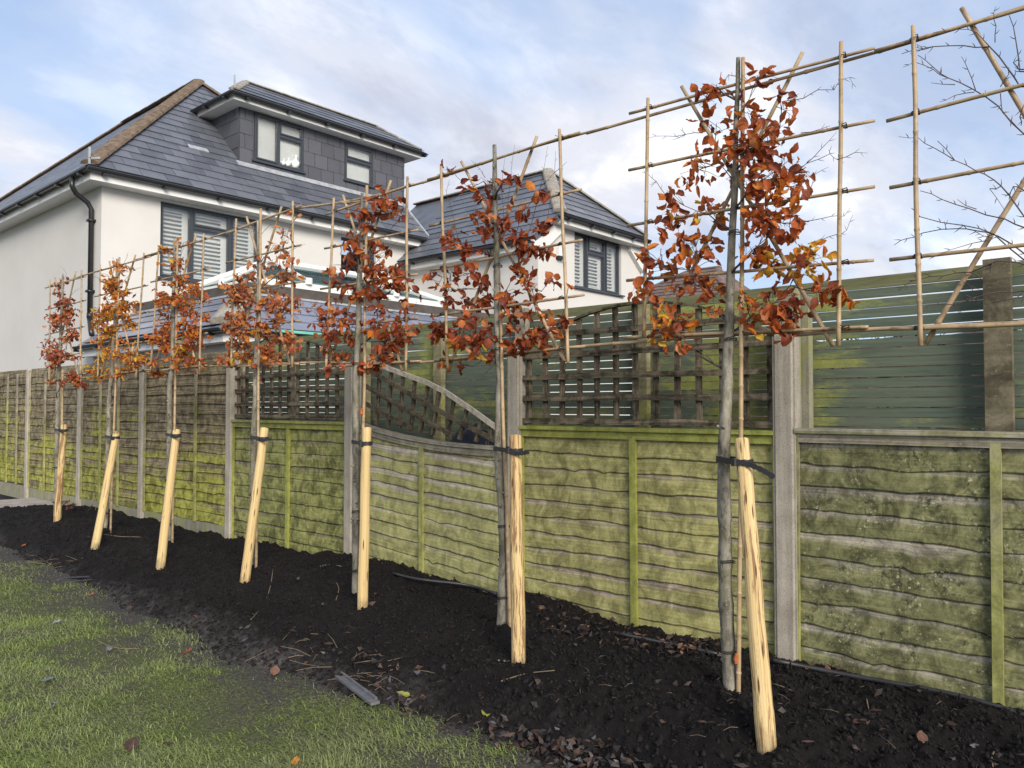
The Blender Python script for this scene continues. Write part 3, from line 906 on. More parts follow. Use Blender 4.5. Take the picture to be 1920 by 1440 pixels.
pts = [V((EX0-0.02, PY-0.02, GZ1-0.05)), V((EX0-0.02, PY-0.02, GZ1-0.20)), V((EX0+0.05, PY, GZ1-0.30)), V((PX-0.06, PY, GZ1-0.42)), V((PX, PY, GZ1-0.52)), V((PX, PY, 2.86))]
dp.tube(pts, 0.042, 10)
for zc in (4.55, 3.35): dp.box((PX-0.06, PY-0.06, zc-0.02), (PX+0.055, PY+0.06, zc+0.02))
dp.tube([V((PX, PY, 2.98)), V((PX, PY, 2.90))], 0.05, 10)
dp.tube([V((PX, PY, 2.90)), V((PX-0.015, PY-0.10, 2.68)), V((PX-0.02, PY-0.16, 2.60))], 0.042, 10)
dp.build('downpipe', M['black'], house, smooth=True)
fl = MB()
fl.bar(fr(EX0+0.02, EZ)+V((0,0,.30)), fr(EX0+0.02, EZ)+V((0,0,.02)), 0.03, 0.03)
fl.bar(fr(EX0+0.02, EZ)+V((0,0,.12)), fr(EX0+0.18, EZ)+V((0,0,.16)), 0.03, 0.03)
fl.build('hip_iron', M['lead'], house)

# ---- windows
def window(parent, x0, x1, z0, z1, y, lights, shutter=True, blind_backing=False, name='window', recess=0.06, sill=True, label=None):
    """lights: list of (x fraction 0, x fraction 1, z fraction 0, z fraction 1, opener)"""
    fw = 0.038; yf = y+recess
    fmb = MB()
    fmb.box((x0, yf, z0), (x1, yf+0.07, z0+fw)); fmb.box((x0, yf, z1-fw), (x1, yf+0.07, z1))
    fmb.box((x0, yf, z0+fw), (x0+fw, yf+0.07, z1-fw)); fmb.box((x1-fw, yf, z0+fw), (x1, yf+0.07, z1-fw))
    Wd, H = x1-x0, z1-z0
    seams = sorted({l[0] for l in lights if l[0] > 0})
    for sx_ in seams: fmb.box((x0+Wd*sx_-0.03, yf+0.001, z0+fw), (x0+Wd*sx_+0.03, yf+0.068, z1-fw))
    fo = fmb.build(name, M['frame'], parent, label=label)
    for (a, b, c, e, op) in lights:
        lx0 = x0+Wd*a+(fw if a == 0 else 0.03); lx1 = x0+Wd*b-(fw if b == 1 else 0.03)
        lz0 = z0+H*c+(fw if c == 0 else 0.03); lz1 = z0+H*e-(fw if e == 1 else 0.03)
        t = 0.030 if op else 0.016
        sa = MB(); yy = yf-0.018 if op else yf+0.012
        sa.box((lx0, yy, lz0), (lx1, yy+0.05, lz0+t)); sa.box((lx0, yy, lz1-t), (lx1, yy+0.05, lz1))
        sa.box((lx0, yy, lz0+t), (lx0+t, yy+0.05, lz1-t)); sa.box((lx1-t, yy, lz0+t), (lx1, yy+0.05, lz1-t))
        sa.build('sash', M['frame'], fo)
        pn = MB(); pn.box((lx0+t, yy+0.022, lz0+t), (lx1-t, yy+0.028, lz1-t)); pn.build('pane', M['glass'], fo)
        if shutter:
            s_ = MB(); ys = yf+0.10
            s_.box((lx0-0.02, ys, lz0), (lx0+0.05, ys+0.03, lz1)); s_.box((lx1-0.11, ys, lz0), (lx1+0.02, ys+0.03, lz1))
            s_.box((lx0+0.05, ys, lz0-0.02), (lx1-0.11, ys+0.03, lz0+0.06)); s_.box((lx0+0.05, ys, lz1-0.09), (lx1-0.11, ys+0.03, lz1+0.02))
            z = lz0+0.085
            while z < lz1-0.11:
                s_.bar((lx0+0.05, ys+0.015, z), (lx1-0.11, ys+0.015, z), 0.062, 0.009, V((0, -0.62, 0.78)))
                z += 0.076
            s_.build('shutter', M['upvc'], fo)
            s_ = MB(); s_.box((lx0-.02, ys+.05, lz0-.02), (lx1+.02, ys+.06, lz1+.02)); s_.build('blind_backing', M['blind_backing'], fo)  # grey panel added behind the louvres so their gaps look light, not dark
        if blind_backing:
            s_ = MB(); s_.box((lx0-.02, yf+0.09, lz0-.02), (lx1+.02, yf+0.10, lz1+.02)); s_.build('blind_backing', M['blind_backing'], fo)
    for l in lights:
        if l[2] == 0 and l[3] < 1:
            b_ = MB(); zc = z0+H*l[3]
            b_.box((x0+Wd*l[0]+0.02, yf+0.002, zc-0.03), (x0+Wd*l[1]-0.02, yf+0.066, zc+0.03)); b_.build('transom', M['frame'], fo)
    if sill:
        b_ = MB(); b_.box((x0-0.05, y-0.07, z0-0.035), (x1+0.05, yf+0.05, z0-0.002)); b_.build('sill', M['frame'], fo)
    return fo
window(house, *WIN1, HY0, [(0,.31,0,1,True), (.31,.70,0,.74,False), (.31,.70,.74,1,True), (.70,1,0,1,True)], label='wide three-light window with white shutters')
window(house, *WIN2, HY0, [(0,.6,0,1,False), (.6,1,0,.7,False), (.6,1,.7,1,True)], shutter=False, label='narrow dark window')
window(house, *WWIN, WY0, [(0,.31,0,1,False), (.31,.68,0,.70,False), (.31,.68,.70,1,True), (.68,1,0,1,True)], label='wing window with white shutters and small top light')

# ---- dormer
FZ = EZ+(DY-EY0)*sl
dm = MB()
d1 = (8.42, 9.58, 6.47, 7.46); d2 = (10.69, 11.47, 6.56, 7.42)
wall_holes(dm, 'y', DY, 0.10, DX0, DX1, FZ-0.05, DZ-0.14, [d1, d2])
ybk = EY0+(DZ-0.14-EZ)/sl
dm.prism([(DX0, DY+0.10, FZ+0.05), (DX0, ybk, DZ-0.14), (DX0, DY+0.10, DZ-0.14)], (0.10, 0, 0))
dm.prism([(DX1, DY+0.10, FZ+0.05), (DX1, ybk, DZ-0.14), (DX1, DY+0.10, DZ-0.14)], (-0.10, 0, 0))
D = dm.build('dormer', M['cladding'], house)
def dh(u, v):
    z = FZ+v
    return False
hs, ws = 0.30, 0.335
def rects(x0, x1, z0, z1, holes):
    us = sorted({x0, x1, *[h[0] for h in holes], *[h[1] for h in holes]}); out = []
    for i in range(len(us)-1):
        um = (us[i]+us[i+1])/2; z = z0
        hh = sorted([h for h in holes if h[0] < um < h[1]], key=lambda t: t[2])
        for h in hh:
            if h[2]-z > 0.02: out.append((us[i], us[i+1], z, h[2]))
            z = h[3]
        if z1-z > 0.02: out.append((us[i], us[i+1], z, z1))
    return out
for (a, b, c, e) in rects(DX0, DX1, FZ, DZ-0.15, [(d1[0]-.02, d1[1]+.02, d1[2]-.04, d1[3]+.5), (d2[0]-.02, d2[1]+.02, d2[2]-.04, d2[3]+.5)]):
    slates(D, 'cladding_slate', (0, DY, FZ), (1,0,0), (0,0,1), (0,-1,0), [[(a, c-FZ), (b, c-FZ), (b, e-FZ), (a, e-FZ)]], ws, hs, M['cladding'], lift=0.010, gap=0.014)
slates(D, 'cladding_slate', (DX0, DY, FZ), (0,-1,0), (0,0,1), (-1,0,0), [[(0, 0.02), (0, DZ-0.15-FZ), (-(ybk-DY), DZ-0.15-FZ)]], ws, hs, M['cladding'], lift=0.010, gap=0.014)
lf = MB(); 
lf.prism([fr(DX0-.1, FZ-.02)+nF*.035-V((0,.13,.12)), fr(DX1, FZ-.02)+nF*.035-V((0,.13,.12)), fr(DX1, FZ-.02)+nF*.035-V((0,.012,.0)), fr(DX0-.1, FZ-.02)+nF*.035-V((0,.012,0))], -nF*.012)
lf.build('lead_flashing', M['lead'], D)
f1 = window(house, *d1, DY, [(0,.48,0,1,True), (.48,1,0,.66,False), (.48,1,.66,1,True)], shutter=False, blind_backing=True, recess=-0.03, label='dormer window with ornaments behind the right pane')
f2 = window(house, *d2, DY, [(0,1,0,.58,False), (0,1,.58,1,True)], shutter=False, blind_backing=True, recess=-0.03, label='small two-pane dormer window')
# dormer eave and low hipped roof
ds = MB(); ds.box((DX0-DEL, DY-DEL, DZ-0.14), (DX1+DEL, 17.0, DZ)); 
ds.build('dormer_soffit', M['upvc'], house)
dr = MB()
ax0, ax1, ay0 = DX0-DEL-0.05, DX1+DEL+0.05, DY-DEL-0.05
bx0, bx1, by0, bz = DX0+0.42, DX1-0.42, 15.05, 8.26
P0, P1 = V((ax0, ay0, DZ+0.02)), V((ax1, ay0, DZ+0.02)); Q0, Q1 = V((bx0, by0, bz)), V((bx1, by0, bz))
P0b, P1b = V((ax0, 17.3, DZ+0.02)), V((ax1, 17.3, DZ+0.02)); Q0b, Q1b = V((bx0, 17.3, bz)), V((bx1, 17.3, bz))
for q in ([P0,P1,Q1,Q0], [P0b,P0,Q0,Q0b], [P1,P1b,Q1b,Q1], [Q0,Q1,Q1b,Q0b]): dr.prism(q, (0,0,-0.02))
DR = dr.build('dormer_roof', M['slate'], house)
vd = (Q0-V((Q0.x, P0.y, P0.z))); Ld = vd.length; vd.normalize(); nd = V((0, -vd.z, vd.y))
slates(DR, 'slate', (0, ay0, DZ+0.02), (1,0,0), vd, nd, [[(ax0,0),(ax1,0),(bx1,Ld),(bx0,Ld)]], 0.44, 0.27, M['slate'])
hip_tiles(DR, Q0+V((0,0,.02)), Q1+V((0,0,.02)), 0.10, M['hip_old'], 0.45, 'ridge_tile')
hip_tiles(DR, P0+V((.05,.05,.05)), Q0+V((0,0,.02)), 0.10, M['hip_old'], 0.33)
hip_tiles(DR, P1+V((-.05,.05,.05)), Q1+V((0,0,.02)), 0.10, M['hip_old'], 0.33)
dg = MB(); gz = DZ-0.02
gutter_run(dg, (ax0-.02, ay0-.02, gz), (ax1+.02, ay0-.02, gz)); gutter_run(dg, (ax0-.02, 16.0, gz), (ax0-.02, ay0-.075, gz)); gutter_run(dg, (ax1+.02, ay0-.075, gz), (ax1+.02, 16.2, gz))
brackets(dg, (ax0+.05, ay0-.02, gz), (ax1, ay0-.02, gz), 0.95); brackets(dg, (ax0-.02, ay0, gz), (ax0-.02, 15.9, gz), 0.8)
dg.build('dormer_gutter', M['black'], house)
di = MB(); di.bar(P0+V((.1,.1,.08)), P0+V((.1,.1,.34)), 0.03, 0.03); di.build('hip_iron', M['lead'], house)
# white bird ornaments standing on the dormer window sill
def bird(x, sc, label):
    o3 = V((x, DY+0.018, d1[2]+0.057))
    prof = [(0.0,0.000),(0.035,0.004),(0.05,0.03),(0.075,0.08),(0.07,0.13),(0.04,0.17),(0.022,0.21),(0.026,0.24),(0.03,0.262),(0.014,0.285),(0.0,0.288)]
    m = MB(); n = 8; rs = []
    for r_, z_ in prof:
        rs.append(m.add([o3+V((cos(2*pi*j/n)*r_*sc*(1.35 if z_ < .17 else 1.0) + z_*0.12*sc, sin(2*pi*j/n)*r_*sc, z_*sc)) for j in range(n)]))
    for i in range(len(rs)-1):
        for j in range(n): m.face([rs[i]+j, rs[i]+(j+1) % n, rs[i+1]+(j+1) % n, rs[i+1]+j])
    m.tube([o3+V((0.045*sc,0,0.258*sc)), o3+V((0.12*sc,0,0.25*sc))], [0.011*sc, 0.002*sc], 6)
    m.tube([o3+V((-0.06*sc,0,0.09*sc)), o3+V((-0.16*sc,0,0.13*sc))], [0.035*sc, 0.008*sc], 6)
    m.build('bird_ornament', M['white_china'], None, smooth=True, label=label, cat='ornament', group='bird ornaments in the dormer window', at=o3)
bird(9.12, 0.55, 'smallest white bird ornament at the left in the dormer window')
bird(9.23, 0.68, 'middle-sized white bird ornament in the dormer window')
bird(9.40, 1.05, 'tallest white bird ornament at the right in the dormer window')

# ---- wing roof
wr = MB()
FEY = 9.48; FEX0, FEX1 = RX-1.62, RX+1.62; FEZ = RZ-1.62*SL
RH = V((RX, FEY+1.62, RZ)); RB = V((RX, 15.6, RZ))
LX = WX0-0.28; LZ = wing_z(LX)
K = V((FEX0, FEY, FEZ))
nWL = V((-SL, 0, 1)).normalized(); nWF = V((0, -SL, 1)).normalized(); nWR = V((SL, 0, 1)).normalized()
lyf = WY0-0.10
wl_poly = [V((LX, 15.6, LZ)), V((LX, lyf, LZ)), K, RH, RB]
wr.prism(wl_poly, -nWL*0.10)
wr.prism([K, V((FEX1, FEY, FEZ)), RH], -nWF*0.10)
RXe = WX1+0.28; 
wr.prism([V((FEX1, FEY, FEZ)), V((RXe, lyf, LZ)), V((RXe, 15.6, LZ)), RB, RH], -nWR*0.10)
WRF = wr.build('roof', M['slate'], house)
vWL = V((1, 0, SL)).normalized(); vWF = V((0, 1, SL)).normalized()
lw = (RX-LX)*sqrt(1+SL*SL); lk = (FEX0-LX)*sqrt(1+SL*SL)
# convex split: lower strip and upper part
slates(WRF, 'slate', (LX, 0, LZ), (0,-1,0), vWL, nWL, [[(-13.9,0), (-lyf,0), (-FEY,lk), (-13.9,lk)], [(-13.9,lk), (-FEY,lk), (-RH.y,lw), (-13.9,lw)]], 0.44, 0.262, M['slate'])
lf_ = (RZ-FEZ)*sqrt(1+1/(SL*SL))
slates(WRF, 'slate', (0, FEY, FEZ), (1,0,0), vWF, nWF, [[(FEX0,0),(FEX1,0),(RX,lf_)]], 0.44, 0.262, M['slate'])
hip_tiles(WRF, K+V((.02,.02,.05)), RH+V((0,0,.03)), 0.14, M['hip_old'])
hip_tiles(WRF, V((FEX1,FEY,FEZ+.05)), RH+V((0,0,.03)), 0.12, M['hip_old'])
hip_tiles(WRF, RH+V((0,0,.03)), RB+V((0,0,.03)), 0.11, M['hip_old'], 0.45, 'ridge_tile')
# valley flashing where main roof meets wing
vf = MB(); vf.bar(V((12.33, EY0+0.02, EZ-0.05)), V((12.33, EY0+1.45, EZ+1.45*sl)), 0.05, 0.16, nF); vf.build('lead_flashing', M['lead'], house)
ws_ = MB()
ws_.box((FEX0+0.05, FEY+0.05, FEZ-0.19), (FEX1-0.05, WY0-0.003, FEZ-0.05))
for s_ in (-1, 1):     # white sprocket boards sweeping from the low side eave up to the front eave
    xe = RX+s_*1.62; xl = RX+s_*(RX-LX)
    q = [V((xl, WY0-0.10, LZ-0.16)), V((xl, WY0-0.10, LZ-0.06)), V((xe, WY0-0.10, FEZ-0.08)), V((xe+(-s_)*0.35, WY0-0.10, FEZ-0.08)), V((xe+(-s_)*0.35, WY0-0.10, FEZ-0.30)), V((xl+(-s_)*0.42, WY0-0.10, LZ-0.16))]
    ws_.prism(q, (0, 0.097, 0))
ws_.box((LX+0.05, WY0+0.0, LZ-0.20), (WX0-0.003, HY0-0.4, LZ-0.08))
ws_.build('soffit', M['upvc'], house)
wg = MB()
gutter_run(wg, (FEX0-.06, FEY-.03, FEZ-.04), (FEX1+.06, FEY-.03, FEZ-.04)); brackets(wg, (FEX0, FEY-.03, FEZ-.04), (FEX1, FEY-.03, FEZ-.04), 0.8)
gutter_run(wg, (LX-.03, HY0-0.1, LZ-.04), (LX-.03, lyf, LZ-.04)); brackets(wg, (LX-.03, HY0-.3, LZ-.04), (LX-.03, lyf, LZ-.04), 0.9)
wg.build('gutter', M['black'], house)
wd = MB(); xg = WX0-0.05; yg = 10.85
wd.tube([V((LX-.03, yg, LZ-.08)), V((LX-.03, yg, LZ-.16)), V((xg-.05, yg, LZ-.26)), V((xg, yg, LZ-.34)), V((xg, yg, GZ))], 0.036, 8)
wd.build('downpipe', M['black'], house, smooth=True)
al = MB(); pa = onY(1049, 476, WY0-0.03); al.box((pa.x-.07, WY0-0.07, pa.z-.05), (pa.x+.07, WY0-0.003, pa.z+.13)); al.box((pa.x-.09, WY0-0.10, pa.z-.11), (pa.x+.09, WY0-0.003, pa.z-.053), 1)
al.build('security_light', [M['upvc'], M['tarp']], house)

# ------------------------------------------------------------------ single-storey extension with roof lantern
ext = thing('extension', (7.5, 11.5, GZ), 'single storey extension with slate skirt roof and glazed white roof lantern', 'extension')
XE, YE, ZE = 4.95, 9.25, 2.43
XT, YT, ZT = 5.76, 10.06, 3.00
e = MB()
e.box((XE+0.27, YE+0.27, GZ), (11.6, YE+0.50, ZE-0.02)); e.box((XE+0.27, YE+0.50, GZ), (XE+0.50, HY0-0.006, ZE-0.02))
e.build('wall', M['render'], ext)
er = MB(); YB = 14.0; XB = 11.62
er.prism([(XE,YE,ZE),(XB,YE,ZE),(XB,YT,ZT),(XT,YT,ZT)], (0,0,-0.06))
er.prism([(XE,YB,ZE),(XE,YE,ZE),(XT,YT,ZT),(XT,HY0-.004,ZT),(HX0-.004,HY0-.004,ZE+(HX0-XE)*.705),(HX0-.004,YB,ZE+(HX0-XE)*.705)], (0,0,-0.06))
ER = er.build('roof', M['slate_ext'], ext)
se = (ZT-ZE)/(YT-YE); vE = V((0,1,se)).normalized(); nE = V((0,-se,1)).normalized(); Le = (V((0,YT,ZT))-V((0,YE,ZE))).length
slates(ER, 'slate', (0,YE,ZE), (1,0,0), vE, nE, [[(XE,0),(XB,0),(XB,Le),(XT,Le)]], 0.5, 0.235, M['slate_ext'])
vE2 = V((1,0,se)).normalized(); nE2 = V((-se,0,1)).normalized()
slates(ER, 'slate', (XE,0,ZE), (0,-1,0), vE2, nE2, [[(-13.74,0),(-YE,0),(-YT,Le),(-13.74,Le)]], 0.5, 0.235, M['slate_ext'])
hip_tiles(ER, (XE+.02,YE+.02,ZE+.05), (XT-.05,YT-.05,ZT+.02), 0.17, M['hip_old'], 0.36)
top = MB(); top.box((XT,YT,ZT-.1), (XB,HY0-.006,ZT+.13)); top.build('flat_roof', M['felt'], ext)
fa = MB(); fa.box((XT-.03,YT-.03,ZT+.012), (XB,YT-.002,ZT+.16)); fa.box((XT-.03,YT-.002,ZT+.012), (XT-.002,HY0-.006,ZT+.16)); fa.build('roof_edge', M['fascia_dark'], ext)
tr = MB(); tr.box((XT-.01,YT-.075,ZT-.02),(XB,YT-.035,ZT+.010)); tr.box((XT-.075,YT-.075,ZT-.02),(XT-.035,HY0-.008,ZT+.010)); tr.build('lead_flashing', M['lead'], ER)
sf = MB(); sf.box((XE+.05,YE+.05,ZE-.20),(XB,YE+.267,ZE-.05)); sf.box((XE+.05,YE+.267,ZE-.20),(XE+.267,YB,ZE-.05)); sf.build('soffit', M['upvc'], ext)
eg = MB(); gutter_run(eg,(XE-.03,YE-.03,ZE-.035),(XB,YE-.03,ZE-.035)); gutter_run(eg,(XE-.03,YB,ZE-.035),(XE-.03,YE-.085,ZE-.035))
brackets(eg,(XE,YE-.03,ZE-.035),(XB,YE-.03,ZE-.035),0.9); brackets(eg,(XE-.03,YE,ZE-.035),(XE-.03,YB,ZE-.035),0.9); eg.build('gutter', M['black'], ext)
mt = MB(); a_ = onY(555,604,YE-.02); mt.box((a_.x-.25, YE-.012, ZE-.03), (a_.x+0.75, YE-.002, ZE+.010)); mt.build('eaves_strip', M['mint'], ext, label='mint green strip showing at the eave')
# lantern
lx0, lx1, ly0, ly1, lz, lr = 6.13, 9.85, 10.4, 12.5, 3.30, 3.80
ry = (ly0+ly1)/2; rx0, rx1 = 6.95, 9.05
lan = MB()
for a, b in (((lx0,ly0),(lx1,ly0+.12)),((lx0,ly1-.12),(lx1,ly1)),((lx0,ly0+.12),(lx0+.12,ly1-.12)),((lx1-.12,ly0+.12),(lx1,ly1-.12))):
    lan.box((*a, ZT+.13), (*b, lz+.02))
LAN = lan.build('roof_lantern', M['upvc'], ext)
lw_ = MB(); lw_.box((lx0+.125, ly0+.125, ZT+.132), (lx1-.125, ly1-.125, ZT+.15)); lw_.build('light_well', M['blind_backing'], LAN)
def raf(a, b, w_=0.075, t_=0.06):
    m = MB(); m.bar(a, b, w_, t_, (0,0,1)); m.build('rafter', M['upvc'], LAN)
c = [V((lx0,ly0,lz+.05)),V((lx1,ly0,lz+.05)),V((lx1,ly1,lz+.05)),V((lx0,ly1,lz+.05))]
r0, r1 = V((rx0,ry,lr)), V((rx1,ry,lr))
raf(r0,r1,.10,.08)
for a, b in ((c[0],r0),(c[3],r0),(c[1],r1),(c[2],r1)): raf(a,b,.13,.08)
for x in (7.0, 8.77):
    rx = min(max(x, rx0+.05), rx1-.05)
    raf(V((x,ly0,lz+.05)), V((rx,ry,lr)), .10); raf(V((x,ly1,lz+.05)), V((rx,ry,lr)), .14)
raf(V((lx0,ry,lz+.05)), r0, .14); raf(V((lx1,ry,lz+.05)), r1, .14)
for p in (V((7.0,ly0,lz+.06)), V((8.77,ly0,lz+.06)), V((lx0,ry,lz+.06)), c[0], c[1]):
    m = MB(); m.tube([p+V((0,0,-.055)), p+V((0,0,.045))], .06, 10); m.build('rafter_cap', M['upvc'], LAN)
gl = lambda q: MB().prism(q, (0,0,-.012)).build('pane', M['glass_roof'], LAN)
dz = V((0,0,.0))
xs_ = [lx0, 7.0, 8.77, lx1]; tops = [r0, V((7.0,ry,lr)), V((8.77,ry,lr)), r1]
for yy in (ly0, ly1):
    for i in range(3):
        a, b = V((xs_[i],yy,lz+.05)), V((xs_[i+1],yy,lz+.05)); t0, t1 = tops[i], tops[i+1]
        q = [a,b,t1] + ([t0] if (t0-t1).length > .02 else [])
        gl(q)
gl([c[0],V((lx0,ry,lz+.05)),r0]); gl([V((lx0,ry,lz+.05)),c[3],r0]); gl([c[1],V((lx1,ry,lz+.05)),r1]); gl([V((lx1,ry,lz+.05)),c[2],r1])

# ------------------------------------------------------------------ neighbouring bungalow roof far right
nb = thing('bungalow', (32, 15.5, GZ), 'distant bungalow with brown tiled hipped roof, seen past the white wing', 'house')
zr = 7.0; yn0, yn1 = 10.5, 22.0; xn0, xn1 = 24.0, 36.0
pr = [onX(1290, 508, 28.0), onX(1338, 522, 28.0)]
zr = pr[0].z
ya, yb_ = pr[1].y-0.2, pr[0].y
ez = zr-2.2
q0, q1 = V((24.6, yb_+3.6, ez)), V((24.6, ya-2.0, ez)); q2, q3 = V((31.4, ya-2.0, ez)), V((31.4, yb_+3.6, ez))
t0, t1 = V((28, yb_, zr)), V((28, ya, zr))
m = MB()
for q in ([q0,q1,t1,t0],[q1,q2,t1],[q2,q3,t0,t1],[q3,q0,t0]): m.prism(q, (0,0,-.15))
NR = m.build('roof', M['brown_tile'], nb)
nn = V((-(zr-ez), 0, 3.4)).normalized(); vv = V((3.4,0,zr-ez)).normalized(); LL = (t0-V((24.6,t0.y,ez))).length
j = MB(); slates(NR, 'tile', (24.6,0,ez), (0,-1,0), vv, nn, [[(-q0.y,0),(-q1.y,0),(-t1.y,LL),(-t0.y,LL)]], 0.3, 0.3, M['brown_tile'], joined=j, lift=.03, thick=.02)
j.build('roof_tiles', M['brown_tile'], NR, kind='stuff')
hip_tiles(NR, t0, t1, .14, M['brown_tile'], .5, 'ridge_tile'); hip_tiles(NR, q1, t1, .14, M['brown_tile'], .6); hip_tiles(NR, q0, t0, .14, M['brown_tile'], .6)
m = MB(); m.box((24.9, ya-2.9, GZ), (31.1, yb_+3.3, ez-.1)); m.build('wall', M['render'], nb)
m = MB(); m.box((24.62, ya-3.15, ez-.33), (31.4, yb_+3.55, ez-.15)); m.build('fascia', M['upvc'], nb)

# ------------------------------------------------------------------ the fence
FX = 4.04
def yat(px, X=FX, py=760): return onX(px, py, X).y
POST = [yat(1476), yat(971), yat(662), yat(437), yat(272), yat(155), yat(57)]
POST.append(POST[-1]+1.95); 
POST = [POST[0]-1.93] + POST           # one more beyond the right edge of the frame
PLAB = ['concrete fence post out past the right edge',
        'wide grey concrete post right of the nearest beech, between green and lichened panels',
        'concrete post just right of the second beech and its stake',
        'grey concrete post directly behind the third beech',
        'concrete post at the left end of the upright trellis, where tall panels begin',
        'concrete post in the tall brown fence between the fifth and sixth stakes',
        'concrete post in the tall brown fence left of the leaning sixth stake',
        'concrete post at the patio, left of the farthest stake',
        'concrete post beyond the left edge of the photo']
PH = [1.80, 1.80, 1.79, 1.78, 1.97, 1.98, 1.98, 1.98, 1.98]
for i, y in enumerate(POST):
    t = thing('fence_post', (FX, y, 0), PLAB[i], 'fence post', 'concrete fence posts')
    m = MB(); a = 0.05; c_ = 0.008; zt = PH[i]
    def ring(hw, z): 
        x0, x1 = FX-0.055, FX+0.055; x0 += 0.05-hw; x1 -= 0.05-hw; h_ = hw
        return [(x0+c_, y-h_, z), (x1-c_, y-h_, z), (x1, y-h_+c_, z), (x1, y+h_-c_, z), (x1-c_, y+h_, z), (x0+c_, y+h_, z), (x0, y+h_-c_, z), (x0, y-h_+c_, z)]
    ks = [m.add(ring(a, -0.1)), m.add(ring(a, zt-0.025)), m.add(ring(a-0.02, zt))]
    for q in range(2):
        for j_ in range(8): m.face([ks[q]+j_, ks[q]+(j_+1) % 8, ks[q+1]+(j_+1) % 8, ks[q+1]+j_])
    m.face([ks[2]+j_ for j_ in range(8)])
    m.build('shaft', M['concrete'], t)
    m = MB()
    for sgn in (-1, 1):
        m.bar((FX-0.035, y+sgn*(a+0.004), -0.1), (FX-0.035, y+sgn*(a+0.004), zt-0.03), 0.010, 0.022, (1,0,0))
    m.build('slot_lip', M['concrete'], t)

def waney(y, seed, amp=1.0):
    w = noise.noise(V((y*1.7, seed*3.7, 0.5)))*0.013 + noise.noise(V((y*5.3, seed*2.1, 7.5)))*0.009 + noise.noise(V((y*16, seed*1.3, 2.5)))*0.005
    return w*amp
def lap_panel(label, y0, y1, z0, z1, rows, mat, bmat, battens, cap=True, zoff=lambda y: 0.0, lip=0.014, amp=1.0, X=FX, bw=0.042, name='lapped_fence', topcurve=None, seg=40, cmat=None):
    t = thing(name, (X, (y0+y1)/2, z0), label, 'fence panel', 'lapped timber fence panels')
    zt = z1-(0.07 if cap else 0.02)
    ph = (zt-z0)/rows
    global BS
    for r in range(rows):
        BS += 1
        seed = BS
        dips = [(random.uniform(y0, y1), random.uniform(.008, .026), random.uniform(.025, .07)) for _ in range(random.choice((0, 0, 1, 2)))]
        m = MB(); zb = z0+ph*r; ztop = z0+ph*(r+1)+0.03
        lp = lip*random.uniform(.85, 1.2); cup = random.uniform(-.004, .006)
        ring = []
        for i in range(seg+1):
            y = y0+(y1-y0)*i/seg
            dz_ = waney(y, seed, amp)
            for (yd, dd, wd_) in dips: dz_ -= dd*amp*max(0, 1-abs(y-yd)/wd_)
            zo = zoff(y); a = zb+dz_+zo; b = ztop+zo
            if topcurve: b = min(b, topcurve(y)-0.02); a = min(a, b-0.004)
            wob = noise.noise(V((y*2.3, seed*5.1, 3.3)))*0.004
            mid = (a+b)/2
            u = y-y0
            ring.append((m.add([(X-0.004, y, b), (X-0.004-lp*0.5+wob-cup, y, mid), (X-lp+wob, y, a), (X-lp+0.009+wob, y, a+.001), (X+0.004, y, b)]), u))
        for i in range(seg):
            (k0, u0), (k1, u1) = ring[i], ring[i+1]
            vs = [1.0, .5, 0.0, 0.0, 1.0]
            for j in range(5):
                j2 = (j+1) % 5
                m.face([k0+j, k0+j2, k1+j2, k1+j], [(u0, vs[j]), (u0, vs[j2]), (u1, vs[j2]), (u1, vs[j])])
        for kk, rev in ((ring[0][0], False), (ring[-1][0], True)):
            m.face([kk+j for j in (range(5) if rev else reversed(range(5)))])
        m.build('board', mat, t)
    for fy in battens:
        y = y0+(y1-y0)*fy
        hi = (topcurve(y) if topcurve else z1+zoff(y))-0.05
        m = MB(); xo = X-lip-0.002
        m.bar((xo-0.010, y+random.uniform(-.008, .008), z0+zoff(y)-.01), (xo-0.010, y, hi), bw if 0 < fy < 1 else .03, 0.022, (1,0,0))
        m.build('batten', bmat, t)
    if cap:
        n = 12
        def strip(zlo, zhi, xf, xb, nm):
            mm = MB(); ks = []
            for i in range(n+1):
                y = y0+(y1-y0)*i/n
                zz_ = (topcurve(y) if topcurve else z1+zoff(y))
                ks.append((mm.add([(xf, y, zz_+zlo), (xf, y, zz_+zhi), (xb, y, zz_+zhi), (xb, y, zz_+zlo)]), y-y0))
            for i in range(n):
                (k0, u0), (k1, u1) = ks[i], ks[i+1]
                for j in range(4): mm.face([k0+j, k1+j, k1+(j+1) % 4, k0+(j+1) % 4], [(u0, .3), (u1, .3), (u1, .7), (u0, .7)])
            mm.face([ks[0][0]+j for j in range(4)]); mm.face([ks[-1][0]+j for j in reversed(range(4))])
            mm.build(nm, (cmat or bmat) if nm == 'capping' else bmat, t)
        strip(-0.072, -0.026, X-lip-0.022, X-lip-0.001, 'top_rail')
        strip(-0.024, 0.0, X-lip-0.040, X+0.03, 'capping')
    return t
BS = 0
g_ = 0.056
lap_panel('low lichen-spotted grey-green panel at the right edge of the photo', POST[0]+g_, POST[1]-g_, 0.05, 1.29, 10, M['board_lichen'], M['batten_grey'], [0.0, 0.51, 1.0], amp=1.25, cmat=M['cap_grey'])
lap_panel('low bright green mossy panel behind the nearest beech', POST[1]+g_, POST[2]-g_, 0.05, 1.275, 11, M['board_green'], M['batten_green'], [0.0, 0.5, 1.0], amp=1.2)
ySa, ySb = POST[2]+g_, POST[3]-g_
def sag_top(y):
    t = (ySb-y)/(ySb-ySa)
    return 1.285 - 0.16*t**0.75 - 0.035*sin(pi*min(1, t*1.0))
